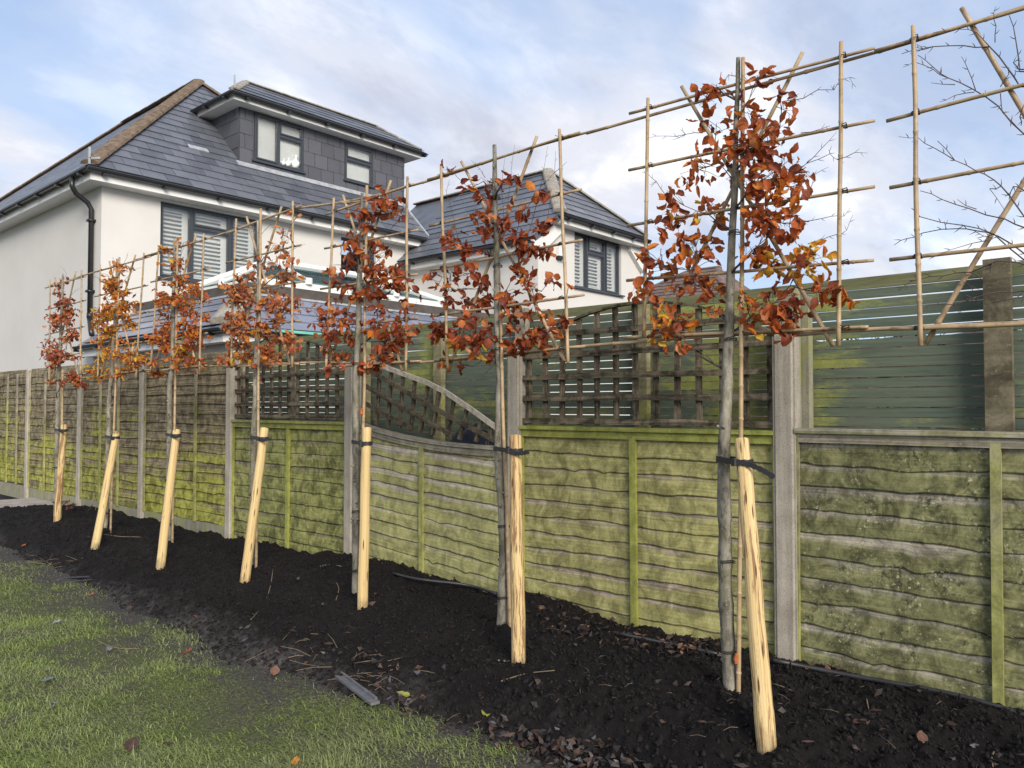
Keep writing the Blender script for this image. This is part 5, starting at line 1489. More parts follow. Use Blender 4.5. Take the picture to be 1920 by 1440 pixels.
TREES = [
 dict(key=1, kn=2.8, lab='nearest russet beech with a yellow leaf patch at its lower right',
  trunk=[(1373,1309,.033),(1362,1167,.031),(1360,1055,.031),(1359,982,.029),(1357,922,.030),(1356,879,.027),(1358,823,.027),(1362,752,.026),(1365,690,.024),(1367,627,.024),(1369,575,.019),(1370,505,.018),(1372,453,.017),(1374,420,.016),(1379,340,.014),(1380,262,.012),(1382,184,.011),(1384,108,.009)],
  mixw=(.52,.25,.005,.225), n=300, sc=.77,
  cl=[(1345,165,22,14,9),(1425,142,26,12,8),(1315,178,12,8,3),(1330,190,30,12,5),(1343,236,28,22,11),(1397,200,25,20,9),(1415,225,28,16,8),(1462,241,18,18,7),(1407,280,38,30,46),(1440,268,25,20,12),(1470,295,16,16,5),(1495,181,14,8,3),(1467,190,8,14,3),(1311,318,36,30,19),(1340,290,20,12,4),(1368,330,14,20,8),(1410,348,26,20,15),(1455,340,38,30,36),(1512,322,12,18,5),(1500,352,16,14,4),(1262,372,18,16,6),(1258,400,22,22,8),(1254,429,22,14,9),(1330,403,28,22,16,.25),(1435,395,42,28,34),(1480,420,26,26,14),(1450,432,36,18,14),(1305,462,36,24,30,.12),(1215,478,22,16,9),(1252,500,36,16,16),(1300,530,40,18,18),(1195,545,14,14,6),(1226,552,10,8,3),(1230,570,8,8,2),(1262,606,36,20,26,.15),(1250,634,26,14,10,.35),(1292,648,18,12,6),(1335,545,24,18,8),(1340,580,18,12,4),(1410,470,30,20,14,.2),(1445,495,36,20,20,.45),(1525,478,28,26,20,.9),(1495,505,22,14,8,.7),(1400,565,20,18,8),(1408,596,22,16,8),(1440,575,30,16,12),(1480,596,26,30,26),(1470,550,30,12,9),(1555,548,26,18,16),(1590,560,10,12,4),(1432,635,12,8,3,1.0)],
  tw=[(3.84,1150,80,[[(645,650),(520,660),(380,672),(240,690)],[(520,660),(480,625)],[(520,660),(425,700)],[(380,1100),(310,1000),(250,945),(200,930)],[(310,1000),(270,1040)],[(1270,420),(1370,400),(1470,340),(1590,340),(1630,280),(1700,250),(1745,320)],[(1590,340),(1570,310)],[(1260,970),(1390,870),(1560,800),(1610,840),(1660,865)],[(1390,870),(1500,760),(1610,640)],[(1560,800),(1550,770)],[(1610,840),(1740,790),(1830,795)],[(1330,1060),(1420,1055),(1450,950),(1550,895)],[(1300,1300),(1430,1280),(1570,1250),(1660,1250),(1705,1190)],[(1400,1450),(1500,1420),(1610,1380),(1680,1350),(1725,1240)],[(1170,460),(1240,490),(1290,530)],[(1350,650),(1500,620),(1560,600)],[(880,240),(830,230),(790,290),(760,300)]])]),
 dict(key=2, lab='second beech with sparse rust leaves before the wing roof', f=3.0, ox=800, oy=240,
  trunk=[(940,1196,.030),(944,1110,.029),(945,1040,.028),(942,952,.028),(936,890,.026),(936,830,.026),(937,765,.025),(938,720,.022),(934,667,.021),(933,607,.020),(932,523,.019),(930,440,.017),(928,340,.014),(927,272,.012)],
  mixw=(.66,.10,.0,.24), n=290, sc=0.80,
  cl=[(233,335,20,15,4),(320,300,15,15,2),(335,390,30,25,7),(310,495,26,25,8),(490,270,22,10,3),(430,295,18,10,3),(630,370,36,18,6),(540,470,36,36,8),(430,540,36,26,10),(330,580,36,26,9),(140,575,18,8,2),(105,635,22,12,4),(170,640,36,26,9),(220,690,40,30,14),(690,540,36,16,6),(640,570,36,20,6),(500,610,45,26,11),(580,680,80,22,24),(665,690,26,26,6),(350,700,22,18,4),(250,760,26,16,5),(520,780,36,26,9),(540,840,40,24,10),(590,890,14,28,4),(210,830,30,8,3),(270,830,26,22,5),(310,880,46,20,8),(60,830,20,12,4),(20,855,10,10,1),(135,820,16,10,3),(130,860,12,8,2),(60,890,10,12,2),(110,915,26,12,3),(190,910,26,18,4),(110,970,22,18,4),(210,980,36,26,7),(330,950,36,18,6),(310,1000,26,22,5),(450,910,22,22,4),(480,980,40,20,9),(490,1040,55,22,11),(695,845,30,20,3),(735,880,18,12,2),(645,920,22,18,2),(605,945,36,16,5),(665,1040,30,20,3),(610,1050,22,22,3),(755,1070,30,26,6),(720,1130,26,18,4),(650,1150,46,30,12),(580,1190,55,22,14),(520,1230,55,18,10),(660,1250,26,8,4),(60,1100,26,26,6),(90,1130,36,36,10),(60,1170,26,26,7),(200,1080,36,26,8),(250,1070,36,26,8),(150,1150,36,30,10),(300,1130,26,26,7),(190,1200,36,30,10),(260,1200,55,36,16),(320,1160,26,30,7),(125,1205,20,12,2,.9),(330,1280,55,22,12,.35),(90,1305,30,22,3),(195,1330,20,30,5),(460,1130,26,16,4),(510,1115,20,12,3),(800,885,6,12,1),(110,230,8,10,2)],
  tw=[(3.0,800,240,[[(390,640),(440,560),(460,400),(480,200),(495,95)],[(440,560),(420,330),(440,170)],[(560,640),(600,500),(640,330),(660,230),(680,100)],[(640,330),(720,250),(725,130)],[(720,250),(790,190)],[(180,640),(150,500),(110,360),(130,290)],[(660,600),(700,400),(690,330)],[(380,1220),(330,1260),(270,1310)],[(400,1300),(330,1380),(300,1420)],[(330,280),(300,230),(250,180)]])]),
 dict(key=3, lab='third beech with broad brown-red leaves before the concrete post', f=3.6, ox=580, oy=320,
  trunk=[(668,1122,.028),(667,1060,.027),(668,965,.026),(669,865,.026),(666,765,.025),(668,720,.024),(669,678,.022),(673,598,.020),(674,514,.018),(679,431,.014),(679,362,.010)],
  mixw=(.60,.08,.0,.32), n=300, sc=0.84,
  cl=[(495,115,18,18,2),(470,190,36,18,6),(520,220,46,22,11),(580,200,26,22,6),(560,280,30,22,8),(480,300,26,22,6),(610,265,18,12,3),(320,295,20,16,3),(370,270,26,22,6),(400,310,30,26,8),(365,370,36,18,6),(310,470,36,30,10),(270,540,36,26,9),(330,550,26,22,5),(285,640,30,40,10),(415,490,26,16,4),(480,515,36,22,7),(530,540,16,10,2),(450,570,18,12,2),(130,690,20,14,2),(165,670,18,12,2),(210,655,20,8,2),(430,660,36,30,11),(500,650,26,22,6),(550,680,46,36,15),(600,720,36,26,10),(430,720,30,36,10),(540,770,46,26,12),(610,770,26,22,6),(175,765,30,12,3),(250,760,26,10,3),(290,800,30,26,8),(330,840,36,26,10),(410,820,46,26,10),(470,850,26,22,6),(505,840,20,16,3),(710,815,24,20,2),(690,915,36,26,5),(455,940,22,20,2),(510,930,26,16,4),(35,940,24,20,2),(95,905,22,22,2),(185,875,26,36,4),(225,935,20,16,2),(180,965,36,26,5),(265,980,20,16,2),(80,985,16,20,3),(60,1030,20,26,4),(130,1020,40,30,9),(210,1030,36,26,8),(110,1110,30,30,9),(150,1120,30,36,9),(120,1180,20,20,3),(280,1120,26,36,6),(295,1030,20,40,5),(420,1030,30,26,5),(400,1080,36,20,6),(470,1090,36,20,9),(530,1110,40,26,13),(600,1060,46,30,10),(640,1090,26,30,6),(690,1065,18,18,3),(510,1180,36,36,11),(560,1180,36,36,11),(620,1150,26,36,6),(280,1200,26,26,5),(160,1270,46,30,10,.15),(210,1250,20,26,4),(110,1330,30,16,3),(270,1285,26,36,5),(530,1260,46,36,13),(470,1280,46,20,9),(420,1310,40,30,11),(370,1330,30,26,6),(605,980,26,12,3)],
  tw=[(3.6,580,320,[[(390,600),(440,520),(560,380),(640,290),(650,230)],[(380,680),(480,590),(600,470)],[(330,420),(220,400),(180,370)],[(340,440),(250,440),(190,410)],[(560,380),(610,330)]])]),
 dict(key=4, lab='fourth beech with many small russet leaves, before the shuttered window edge', f=4.114, ox=400, oy=370,
  trunk=[(470,1062,.027),(473,980,.026),(475,900,.025),(477,800,.025),(480,733,.023),(481,674,.021),(484,613,.019),(485,540,.017),(485,472,.014),(484,414,.010)],
  mixw=(.66,.13,.0,.21), n=380, sc=0.72,
  cl=[(655,135,14,16,2),(545,260,20,16,3),(575,305,16,10,2),(575,355,12,8,1),(500,380,36,26,7),(390,465,14,14,1),(575,475,26,40,6),(320,520,26,16,4),(490,535,16,26,3),(230,610,36,20,5),(300,590,26,26,5),(560,570,36,20,6),(490,610,16,12,2),(555,650,36,36,10),(630,600,20,20,4),(320,620,26,26,6),(120,700,30,26,8),(180,720,46,36,15),(240,690,36,26,9),(150,800,40,40,15),(230,780,46,46,17),(290,770,36,36,11),(480,740,26,20,5),(620,800,40,30,14),(370,830,46,36,10),(440,820,46,36,12),(500,820,26,26,6),(540,870,55,30,12),(590,860,30,26,6),(230,890,46,26,12),(170,940,46,36,13),(250,950,46,36,13),(110,1000,30,26,8),(190,1020,46,36,13),(270,1040,46,30,13),(340,1040,26,26,6,.5),(400,980,46,36,15),(480,960,36,30,9),(510,920,26,20,5),(450,1060,46,18,6),(150,1110,26,20,6),(210,1130,46,26,8),(270,1150,36,20,6),(570,1080,36,26,9),(610,1110,20,30,5),(620,1160,30,16,6),(390,1180,40,46,15),(440,1210,36,36,13),(490,1250,20,16,5),(480,1120,36,20,7),(35,1240,26,12,3),(100,1265,36,20,8),(150,1240,36,26,9),(200,1230,26,26,6,.7),(260,1230,46,30,12,.35),(370,1280,36,16,5),(360,1405,16,8,1)],
  tw=[(4.114,400,370,[[(345,380),(300,230),(280,180)],[(360,300),(440,210),(470,240)],[(500,640),(520,400),(540,280)],[(560,430),(620,400),(710,360)],[(330,440),(240,420)],[(360,520),(500,470),(560,440)]])]),
 dict(key=5, lab='fifth beech with copper and orange leaves, below the shuttered window', f=4.5, ox=260, oy=420,
  trunk=[(316,1032,.026),(317,920,.025),(317,833,.024),(318,733,.023),(320,709,.022),(324,675,.020),(324,609,.018),(326,540,.015),(327,498,.013),(327,449,.010)],
  mixw=(.45,.38,.03,.14), n=380, sc=0.72,
  cl=[(380,160,26,10,3),(240,215,40,12,7),(350,300,30,20,5),(235,342,24,8,1),(310,360,30,22,5),(355,340,10,16,2),(300,490,14,30,3,.9),(245,510,20,16,3),(350,430,20,18,4),(340,500,36,26,8),(390,540,26,26,7),(480,490,20,20,3),(470,560,30,26,8),(510,580,26,26,6),(190,590,30,20,6),(230,620,46,26,13),(200,660,36,26,9),(300,630,46,36,15),(290,700,36,36,10),(350,680,36,36,13),(400,650,36,26,8),(230,760,18,22,4),(400,740,36,20,7),(420,700,26,26,6),(540,650,36,16,6),(580,608,16,8,1),(490,770,30,30,7),(540,780,18,18,3),(220,840,30,30,7),(250,900,30,36,10),(200,910,36,30,9),(140,960,30,36,9),(200,980,40,40,15),(250,1000,30,30,9),(230,1050,46,36,13,.4),(380,840,36,26,7),(450,880,46,36,10),(470,950,46,36,13),(460,1000,36,36,9),(400,920,26,20,5,.4),(370,1020,36,26,8,.5),(400,1070,46,30,10,.4),(80,1150,46,20,10,.4),(120,1160,26,18,5),(340,1130,30,36,8,.3),(400,1150,40,36,9),(180,1240,46,26,13),(440,1225,18,22,2),(490,1170,26,18,5),(300,1200,18,30,3)],
  tw=[(4.5,260,420,[[(290,900),(340,840),(380,760),(430,650)],[(300,1000),(380,920)],[(280,1180),(220,1130),(160,1090),(90,1090)],[(520,420),(530,330),(540,210)],[(150,540),(140,470),(200,460)]])]),
 dict(key=6, lab='sixth beech, the most orange one, right of the black downpipe', f=7.385, ox=60, oy=440,
  trunk=[(197,992,.026),(200,910,.025),(203,833,.024),(205,733,.023),(208,712,.021),(212,655,.019),(214,623,.018),(217,589,.016),(218,535,.013),(220,485,.010)],
  mixw=(.15,.70,.08,.07), n=360, sc=0.78,
  cl=[(1200,430,55,26,6),(1250,480,46,46,7),(1310,440,26,20,3),(1050,560,20,16,2),(1100,580,16,16,1),(1060,640,36,26,5,.2),(1130,640,46,36,8),(1080,720,55,36,10,.3),(1160,700,55,46,10),(1100,810,55,36,8),(1180,860,55,36,9),(1270,790,46,26,7),(1320,790,20,36,4),(1000,885,26,10,2),(1390,940,55,26,7),(1090,950,36,26,5),(930,1060,36,36,6),(940,1130,46,55,9),(1060,1010,46,46,9,.3),(1130,1010,46,46,9,.2),(1230,990,55,46,13),(1330,1010,55,36,9),(1080,1120,55,46,13,.4),(1000,1160,55,36,9),(1200,1120,55,55,15,.2),(1280,1120,46,46,10),(1340,1230,50,46,9),(1270,1260,46,36,7),(960,1220,55,36,8),(890,1220,36,20,4),(960,1290,36,26,5),(1060,1270,46,36,9,.5),(1050,1370,36,55,10,.5),(1100,1320,36,36,6),(1060,1436,46,46,8,.6),(970,1486,55,36,6),(900,1456,18,26,3),(1250,1476,55,36,7),(1280,1556,18,26,2),(1430,1546,20,36,2),(1030,1596,55,36,8,.5),(1110,1606,36,36,5),(960,1726,36,46,9,1.0),(1030,1706,36,36,6,.5),(1200,1676,60,30,9),(1340,1676,46,46,8),(1420,1666,46,46,8),(1500,1676,36,36,5),(1370,1766,55,46,9),(1300,1846,55,36,9),(1400,1816,36,36,6),(1160,1926,55,36,9),(1230,1936,46,36,7),(870,1876,46,36,6,.5),(930,1916,70,55,20,.7),(900,1986,46,26,6,.6)],
  tw=[(7.385,60,440,[[(1230,700),(1400,500),(1530,450)],[(1200,560),(1320,300),(1330,250)],[(1000,640),(880,580),(800,620)],[(1150,380),(1110,310)]])]),
 dict(key=7, lab='farthest beech, narrow with dark maroon leaves, before the white side wall', f=7.385, ox=60, oy=440,
  trunk=[(104,962,.026),(106,890,.025),(107,833,.024),(108,733,.022),(111,695,.020),(113,641,.018),(115,596,.016),(117,548,.013),(118,513,.010)],
  mixw=(.38,.02,.0,.60), n=330, sc=0.68,
  cl=[(490,640,26,26,3),(340,680,36,16,4),(370,720,26,36,4),(370,800,46,36,7),(470,910,36,36,7),(530,900,36,26,5),(380,980,36,36,7),(460,1000,55,46,11),(510,1060,55,46,11),(560,1090,20,20,3),(280,1110,46,16,5),(310,1160,55,46,10),(360,1200,55,46,10),(460,1150,46,46,9),(490,1210,36,26,5),(340,1280,46,36,6),(530,1340,55,36,8),(560,1400,55,36,9),(480,1450,46,36,7),(220,1480,30,36,5),(170,1565,20,10,2),(220,1640,36,46,8),(340,1560,46,46,9),(270,1680,60,46,13),(350,1680,60,55,14),(410,1640,46,46,8),(460,1660,36,36,6),(320,1770,55,55,12),(380,1760,36,36,7),(290,1850,36,46,7),(560,1690,55,20,6),(620,1710,26,26,3),(560,1920,36,36,7),(590,1980,55,46,12),(660,2060,46,46,9),(700,2090,26,26,4),(320,2030,46,26,5),(430,2040,26,26,3)],
  tw=[(7.385,60,440,[[(520,850),(600,780),(690,720)],[(440,620),(480,540),(410,440)],[(340,1490),(280,1420),(250,1390)],[(350,950),(300,910)]])]),
]
def interp_trunk(tr, z):
    for i in range(len(tr)-1):
        if tr[i].z <= z <= tr[i+1].z:
            return tr[i].lerp(tr[i+1], (z-tr[i].z)/(tr[i+1].z-tr[i].z))
    return tr[0] if z < tr[0].z else tr[-1]
def smooth_line(p, q, k, bow, sd_):
    d = q-p; L = d.length; out = []
    for i in range(k+1):
        s_ = i/k
        c_ = p.lerp(q, s_) + V((0, 0, -bow*sin(pi*s_)))
        j = L*0.06*sin(pi*s_)
        c_ += V((noise.noise(V((s_*3, sd_, 1))), noise.noise(V((s_*3, sd_, 4))), noise.noise(V((s_*3, sd_, 7)))))*j*2
        out.append(c_)
    return out
def twig_lines(m, lines, f, ox, oy, r0, dx=0.0, buds=True, conn=None):
    for ln in lines:
        pts = [TP(ox+a/f, oy+b/f, dx+random.uniform(-.02, .02)) for a, b in ln]
        if conn is not None and ln[0][0] >= 1900: pts = [conn(pts[0])]+pts
        k = len(pts)
        pp = [pts[0]]
        for i in range(k-1):
            pp.append(pts[i].lerp(pts[i+1], .5)+V((0, 0, random.uniform(-.006, .006)))); pp.append(pts[i+1])
        rr = [r0*(1-.65*i/(len(pp)-1)) for i in range(len(pp))]
        m.tube(pp, rr, 5)
        if buds:
            for i in range(1, len(pp)-1):
                d = (pp[i+1]-pp[i]).normalized(); sgn = 1 if i % 2 else -1
                s_ = V((random.uniform(-.3, .3), -d.z*sgn, d.y*sgn))
                m.tube([pp[i], pp[i]+(d*.6+s_*.7)*.009, pp[i]+(d*.8+s_*.7)*random.uniform(.018, .026)], [r0*.4, r0*.62, .0004], 4)
NLEAF = 0
for T in TREES:
    rng = random.Random(100+T['key'])
    tr = [TP(x, y) for x, y, r in T['trunk']]; rad = [r for _, _, r in T['trunk']]
    tr[0].z = soil_z(TX, tr[0].y)-0.06
    t = thing('beech_tree', (tr[0].x, tr[0].y, soil_z(TX, tr[0].y)), T['lab'], 'tree', 'row of pleached beech trees')
    # resample trunk with knobbly radius
    pp, rr = [], []
    for i in range(len(tr)-1):
        k = max(2, int((tr[i+1]-tr[i]).length/0.035))
        for j in range(k):
            s_ = j/k; p = tr[i].lerp(tr[i+1], s_); r = rad[i]+(rad[i+1]-rad[i])*s_
            n_ = noise.noise(V((p.z*9, T['key']*7.1, 0)))*.10 + max(0, noise.noise(V((p.z*15, T['key']*3.1, 5)))-.25)*.5
            pp.append(p+V((noise.noise(V((p.z*4, T['key'], 3)))*.006, noise.noise(V((p.z*4, T['key'], 6)))*.006, 0))); rr.append(r*(1+n_))
    pp.append(tr[-1]); rr.append(rad[-1])
    for _ in range(2): pp = [pp[0]]+[(pp[i-1]+pp[i]*2+pp[i+1])/4 for i in range(1, len(pp)-1)]+[pp[-1]]
    m = MB(); m.tube(pp, rr, 10)
    for _ in range(16):            # pruned spurs and buds
        q = rng.randint(3, len(pp)-4); a_ = rng.uniform(0, 6.28); d_ = V((cos(a_), sin(a_), rng.uniform(.2, .8))).normalized()
        m.tube([pp[q], pp[q]+d_*(rr[q]+rng.uniform(.003, .012)), pp[q]+d_*(rr[q]+rng.uniform(.013, .022))], [rr[q]*.55, rr[q]*.32, rr[q]*.18], 6)
    m.build('trunk', M['bark'], t, smooth=True)
    m = MB()                      # twine round trunk and cane
    for zt in (tr[0].z+.22, tr[0].z+.62, tr[0].z+1.62, tr[0].z+2.1, tr[0].z+2.5):
        p = interp_trunk(pp, zt); tie_loop(m, p+V((-.006, -.012, 0)), .036 if zt < tr[0].z+1 else .028)
    m.build('twine_ties', M['twine'], t, kind='stuff')
    f, ox, oy = T.get('f', 1.0), T.get('ox', 0), T.get('oy', 0)
    cl = []
    for c in T['cl']:
        cx, cy, rx, ry, n = c[:5]; yf = c[5] if len(c) > 5 else 0.0
        p = TP(ox+cx/f, oy+cy/f, rng.uniform(-.09, .07))
        dep = (p-CAM).dot(RM @ V((0, 0, -1)))
        cl.append([p, rx/f*dep/FPX, ry/f*dep/FPX, n, yf])
    tot = sum(c[3] for c in cl); kf = T['n']*T.get('kn', 2.3)/tot; idx = 0
    extra = MB(); emats = [M['leaf'], M['leaf_orange'], M['leaf_yellow'], M['leaf_dark']]; cand = []
    # branches: each cluster hangs on the nearest wood already grown
    nodes = [(p, None) for p in pp if p.z > tr[0].z+1.25]
    order = sorted(range(len(cl)), key=lambda i: abs(cl[i][0].y-interp_trunk(pp, cl[i][0].z).y))
    branches = {}
    grown = []   # (point, branch id, radius)
    for i in order:
        p = cl[i][0]
        tp = interp_trunk(pp, p.z - 0.45*abs(p.y-interp_trunk(pp, p.z).y)-.03)
        best, bd = None, (p-tp).length*0.92
        for q, bid, r in grown:
            if q.z > p.z+.06: continue
            d_ = (p-q).length
            if abs(q.y-tp.y) > abs(p.y-tp.y)+.02: continue
            if d_ < bd: best, bd = (q, bid, r), d_
        if best is None:
            bid = len(branches); branches[bid] = MB(); a, r = tp, rng.uniform(.0052, .0075)
        else:
            a, bid, r = best; r *= .72
        k = max(3, int((p-a).length/.06)); ln = smooth_line(a, p, k, rng.uniform(-.02, .04)*(p-a).length*2, rng.uniform(0, 99))
        rs = [max(.0016, r*(1-.55*j/k)) for j in range(k+1)]
        branches[bid].tube(ln, rs, 6)
        for j in range(1, k+1): grown.append((ln[j], bid, rs[j]))
        # leaf-bearing twiglets
        n_l = max(1, int(round(cl[i][3]*kf)))
        for q in range(n_l):
            ang = rng.uniform(0, 2*pi); rho = sqrt(rng.random())
            yf = cl[i][4]
            pos = p + V((rng.gauss(0, .035), 0, 0)) + (RM @ V((cos(ang)*rho*cl[i][1], sin(ang)*rho*cl[i][2], 0)))
            if yf and rng.random() < yf: kind = 'y' if rng.random() < .6 else 'o'
            else: kind = rng.choices('royd', weights=T['mixw'])[0]
            me_ = rng.choice(LEAF[kind])
            outw = V((rng.gauss(0, .6), (pos.y-p.y)*7+rng.gauss(0, .6), (pos.z-p.z)*7-.35+rng.gauss(0, .55)))
            if outw.length < .05: outw = V((0, 1, -.3))
            xa = outw.normalized(); up = V((rng.gauss(-.62, .7), rng.gauss(-.25, .6), rng.gauss(.4, .7)))
            za = (up-xa*up.dot(xa)).normalized(); ya = za.cross(xa)
            s_ = rng.uniform(.80, 1.22)*T['sc']
            mt4 = Matrix((( xa.x*s_, ya.x*s_, za.x*s_, pos.x-ORG[t.name].x), (xa.y*s_, ya.y*s_, za.y*s_, pos.y-ORG[t.name].y), (xa.z*s_, ya.z*s_, za.z*s_, pos.z-ORG[t.name].z), (0,0,0,1)))
            cand.append((s_, kind, me_, mt4))
            a0 = pos-xa*.015
            src = ln[rng.randint(max(0, k-2), k)]
            if q % 2 == 0: branches[bid].tube([src, src.lerp(a0, .5)+V((0, 0, .006)), a0], [.0016, .0013, .0008], 4, caps=False)
    rng.shuffle(cand)                       # 300 leaves as objects of their own, the rest as one foliage part
    for s_, kind, me_, mt4 in cand[:300]:
        o = bpy.data.objects.new('leaf', me_); COL.objects.link(o); o.parent = t; o.matrix_basis = mt4; NLEAF += 1
    for s_, kind, me_, mt4 in cand[300:]:
        b_ = len(extra.v); extra.v.extend([tuple(mt4 @ v.co + ORG[t.name]) for v in me_.vertices])
        uvd = me_.uv_layers[0].data
        for pl in me_.polygons:
            extra.face([b_+v for v in pl.vertices], [tuple(uvd[l].uv) for l in pl.loop_indices], 'royd'.index(kind))
    if extra.f: extra.build('foliage', emats, t, smooth=True, kind='stuff')
    for bid, m in branches.items():
        m.build('branch', M['twig'], t, smooth=True)
    for (f2, ox2, oy2, lines) in T.get('tw', []):
        m = MB(); twig_lines(m, lines, f2, ox2, oy2, .0019, dx=-.01)
        m.build('branch', M['twig'], t, smooth=True)

# leafless tree whose trunk stands just outside the right edge
f0 = FR[0]
tb = TP(2092, 1300); tt = TP(2085, -150)
t = thing('beech_tree', (tb.x, tb.y, soil_z(TX, tb.y)), 'leafless young tree at the right edge, only its thin bare twigs in view', 'tree', 'row of pleached beech trees')
pp = [tb.lerp(tt, i/30)+V((noise.noise(V((i*.2, 5, 5)))*.01, noise.noise(V((i*.2, 9, 5)))*.01, 0)) for i in range(31)]
m = MB(); m.tube(pp, [.033-.023*i/30 for i in range(31)], 10); m.build('trunk', M['bark'], t, smooth=True)
def conn0(p): 
    q = interp_trunk(pp, p.z-.35*abs(p.y-tb.y)); return q
def bare(m, f, ox, oy, lines, edge_x):
    for ln in lines:
        pts = [TP(ox+a/f, oy+b/f, random.uniform(-.02, .03)) for a, b in ln]
        if ln[0][0] >= edge_x: pts = [conn0(pts[0])]+pts
        pq = [pts[0]]
        for i in range(len(pts)-1):
            pq.append(pts[i].lerp(pts[i+1], .5)+V((0, random.uniform(-.004, .004), random.uniform(-.006, .006)))); pq.append(pts[i+1])
        r0 = .0032 if ln[0][0] >= edge_x else .0019
        m.tube(pq, [r0*(1-.6*i/(len(pq)-1)) for i in range(len(pq))], 5)
        for i in range(1, len(pq)-1):
            d = (pq[i+1]-pq[i]).normalized(); sgn = 1 if i % 2 else -1
            s_ = V((random.uniform(-.3, .3), -d.z*sgn, d.y*sgn))
            m.tube([pq[i], pq[i]+(d*.6+s_*.7)*.010, pq[i]+(d*.8+s_*.7)*random.uniform(.018, .028)], [.0011, .0016, .0004], 4)
L1 = [[(1900,400),(1840,310),(1760,215),(1640,210),(1500,215),(1410,232),(1355,248)],[(1760,215),(1700,150),(1620,135),(1500,150)],[(1500,215),(1450,225),(1420,220)],
      [(1920,620),(1800,490),(1680,410),(1570,360),(1500,310),(1430,255)],[(1570,360),(1500,320),(1410,285),(1360,310)],[(1600,390),(1490,382)],[(1695,415),(1660,320),(1630,260)],[(1690,425),(1600,440),(1530,470)],
      [(1920,1000),(1850,900),(1780,830),(1700,790),(1600,740),(1520,650)],[(1600,740),(1500,680),(1430,635),(1340,630)],[(1920,1050),(1830,1010),(1660,960),(1540,920),(1440,880)],[(1700,965),(1610,920)],
      [(1920,1170),(1800,1090),(1700,1065),(1620,1055),(1450,1075),(1380,1100),(1320,1130)],[(1560,1060),(1550,1020)],[(1920,1200),(1780,1080),(1640,1040),(1440,1000),(1400,960)],
      [(1785,195),(1790,120),(1780,60),(1790,30)],[(1900,320),(1880,180),(1850,70)],[(1810,400),(1850,340),(1840,310)],[(1810,430),(1820,520),(1900,600)],[(1810,860),(1760,870),(1830,970)],[(1900,330),(1870,290),(1900,270)],[(1920,480),(1900,540),(1905,580)],[(1920,880),(1870,860),(1850,920)]]
m = MB(); bare(m, 2.46, 1140, 0, L1, 1895); m.build('branch', M['twig'], t, smooth=True)
L2 = [[(1920,205),(1800,185),(1700,195),(1550,260),(1360,285),(1200,310),(1110,340),(1050,385)],[(1920,390),(1750,395),(1600,430),(1430,485),(1250,490),(1190,520)],[(1550,260),(1650,290)],[(1430,485),(1500,550)],[(1700,195),(1690,230),(1670,250)],[(1500,330),(1610,380)],[(1600,430),(1560,455),(1540,440)],[(1200,310),(1160,300)],[(1700,20),(1640,10),(1580,5)],[(1700,30),(1560,60),(1260,170)],[(1920,425),(1860,440),(1700,470)]]
m = MB(); bare(m, 3.69, 1400, 440, L2, 1900); m.build('branch', M['twig'], t, smooth=True)

# ------------------------------------------------------------------ stakes and rubber ties
STK = [((1391,826),(1436,1379),'pale stripped stake leaning right, right of the nearest trunk', .032,.038, 872),
       ((966,819),(973,1244),'knotty upright stake with brown bark streaks at the second tree', .033,.037, 847),
       ((688,804),(680,1140),'yellow stake before the third trunk and concrete post', .030,.035, 832),
       ((496,804),(459,1091),'smooth pale stake leaning left at the fourth tree, before the olive panel', .031,.036, 823),
       ((331,808),(301,1057),'pale stake at the fifth tree, before the mossy brown panel', .032,.036, 817),
       ((218,812),(178,1029),'most slanted stake, at the orange sixth tree', .032,.037, 821),
       ((120,797),(107,976),'short-looking brown-streaked stake nearest the patio', .032,.037, 807)]
TLAB = ['black rubber strap with buckle and drooping tail on the nearest stake', 'black rubber strap on the knotty upright stake', 'black rubber strap on the stake before the concrete post', 'black rubber strap on the stake before the olive panel', 'black rubber strap on the stake before the mossy brown panel', 'black rubber strap on the most slanted stake', 'black rubber strap on the stake nearest the patio']
